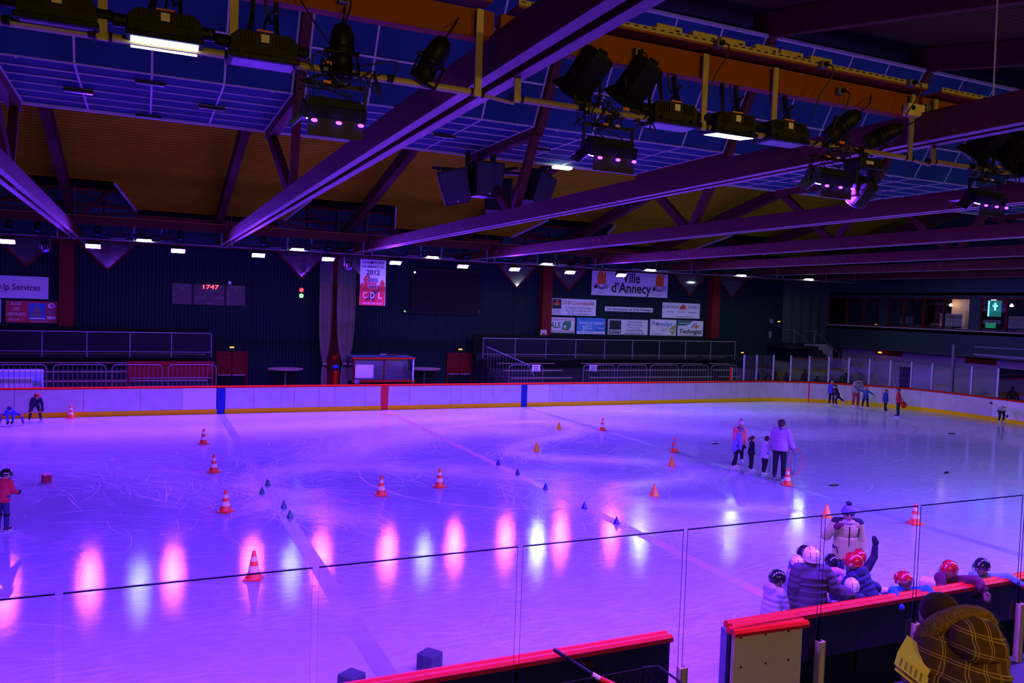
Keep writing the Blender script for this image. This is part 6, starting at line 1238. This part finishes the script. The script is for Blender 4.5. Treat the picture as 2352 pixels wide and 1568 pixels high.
# ------------------------------------------------------------------ spectator with plaid coat in the stand
tierm = M['concrete']
struct(MB().span((-34, -45, -.05), (36, -33.6, 1.66)).build('floor', tierm), 'concrete tier under the spectators')
pl = bpy.data.materials.new('plaid'); pl.use_nodes = True; nt = pl.node_tree; Nn = nt.nodes; Ll = nt.links; bb = Nn['Principled BSDF']; bb.inputs['Roughness'].default_value = .9
tc = Nn.new('ShaderNodeTexCoord'); mpn = Nn.new('ShaderNodeMapping'); Ll.new(tc.outputs['Object'], mpn.inputs['Vector']); mpn.inputs['Rotation'].default_value = (0, .25, 0); sep = Nn.new('ShaderNodeSeparateXYZ'); Ll.new(mpn.outputs[0], sep.inputs[0])
def stripes(src, per, wid, off):
    m1 = Nn.new('ShaderNodeMath'); m1.operation = 'ADD'; m1.inputs[1].default_value = off+10*per; Ll.new(src, m1.inputs[0])
    m2 = Nn.new('ShaderNodeMath'); m2.operation = 'MODULO'; m2.inputs[1].default_value = per; Ll.new(m1.outputs[0], m2.inputs[0])
    m3 = Nn.new('ShaderNodeMath'); m3.operation = 'LESS_THAN'; m3.inputs[1].default_value = wid; Ll.new(m2.outputs[0], m3.inputs[0]); return m3.outputs[0]
acc = None
for src in ('X', 'Z'):
    for per, wid, off in ((.085, .005, 0), (.085, .005, .014)):
        o_ = stripes(sep.outputs[src], per, wid, off)
        if acc is None: acc = o_
        else: mm = Nn.new('ShaderNodeMath'); mm.operation = 'MAXIMUM'; Ll.new(acc, mm.inputs[0]); Ll.new(o_, mm.inputs[1]); acc = mm.outputs[0]
mxp = Nn.new('ShaderNodeMix'); mxp.data_type = 'RGBA'; mxp.inputs[6].default_value = (.105, .045, .02, 1); mxp.inputs[7].default_value = (.5, .33, .12, 1); Ll.new(acc, mxp.inputs[0]); Ll.new(mxp.outputs[2], bb.inputs['Base Color'])
MATS['plaid'] = pl; M['plaid'] = pl
fur = mat('fur_collar', (.30, .17, .06), .9, noise=.5, nscale=40, bump=.9, bscale=90)
SP = (-5.72, -32.97, 1.78)
spx = person('spectator in brown plaid coat with fur hood reading papers, seen from behind', SP[0], SP[1], 78, 1.62, pl, cloth('cloth_dark_trousers', (.03, .025, .03)), kid=False, lean=28, head=(26, 30), AL=((.12, -.05, -1), (-.45, -.8, .25)), AR=((-.12, -.05, -1), (.45, -.8, .3)), gear=('cap', mat('brown_hat', (.06, .022, .012), .85, bump=.3, bscale=60)), boot='black_boot', skates=False, puff=1.9, vox=.010, z=1.66, long=.04, skin='skin'); spx['root'].scale = (1.08, 1.08, 1.08)
P0, d, a, s, N = [spx[k] for k in ('P0', 'd', 'a', 's', 'N')]
bk = -(a.cross(d)).normalized()
bk = d.cross(a).normalized()
if bk.y < 0: bk = -bk
hd_ = MB(); hd_.ell(N+bk*.075*s-d*.01*s, (.10*s, .06*s, .075*s), _fr(a, d)); hd_.caps(N+a*.085*s+bk*.02*s, N-a*.085*s+bk*.02*s, .04*s, .04*s); hd_.caps(N+bk*.1*s-d*.05*s-a*.04*s, N+bk*.1*s-d*.05*s+a*.04*s, .04*s, .04*s)
ho_ = remesh(hd_, 'hood', pl, spx['root'], .01, 3)
fm = MB(); rf = random.Random(8)
ring_pts = []
for k in range(15):
    t = PI*(-.10+1.2*k/14); ring_pts.append(N+a*.118*s*math.cos(t)+bk*(.075*s*math.sin(t)-.01*s)+d*(.01+.055*math.sin(t))*s)
for p_, q_ in zip(ring_pts, ring_pts[1:]): fm.caps(p_, q_, .036*s, .036*s)
fo = remesh(fm, 'fur_trim', fur, ho_, .01, 2)
fz = MB()
for k in range(2600):
    i = rf.randrange(len(ring_pts)-1); c_ = ring_pts[i].lerp(ring_pts[i+1], rf.random()); v = V((rf.gauss(0, 1), rf.gauss(0, 1), rf.gauss(0, 1))).normalized()
    b0 = c_+v*.034*s; tip = c_+v*(.034*s+rf.uniform(.012, .03))+V((0, 0, -.006)); w_ = v.orthogonal().normalized()*.0022
    fz.add([b0+w_, b0-w_, tip], [(0, 1, 2)])
fzo = fz.build('fur_hairs', fur, ho_); fzo['kind'] = 'stuff'
pp = thing('paper_sheets', 'folded pale paper sheets held by the spectator in plaid', 'paper', (-6.03, -32.74, 3.0), rot=(.55, -.25, .5)); pp.scale = (.85, .85, .85)
pm1 = mat('paper', (.85, .75, .4), .8)
MB().add([(-.17, -.1, 0), (.0, -.1, -.03), (.0, .12, -.03), (-.17, .12, .0), (.15, -.1, .03), (.15, .12, .03)], [(0, 1, 2, 3), (1, 4, 5, 2)]).build('sheet', pm1, pp); MB().add([(-.19, -.12, -.03), (.02, -.12, -.06), (.02, .1, -.05), (-.19, .1, -.02)], [(0, 1, 2, 3)]).build('sheet', pm1, pp)
for k in range(5): MB().box((-.09, .08-.035*k, -.011), (.11, .012, .002), (0, .17, 0)).build('print_line', mat('paper_print', (.4, .33, .18), .8), pp)
fit_text()
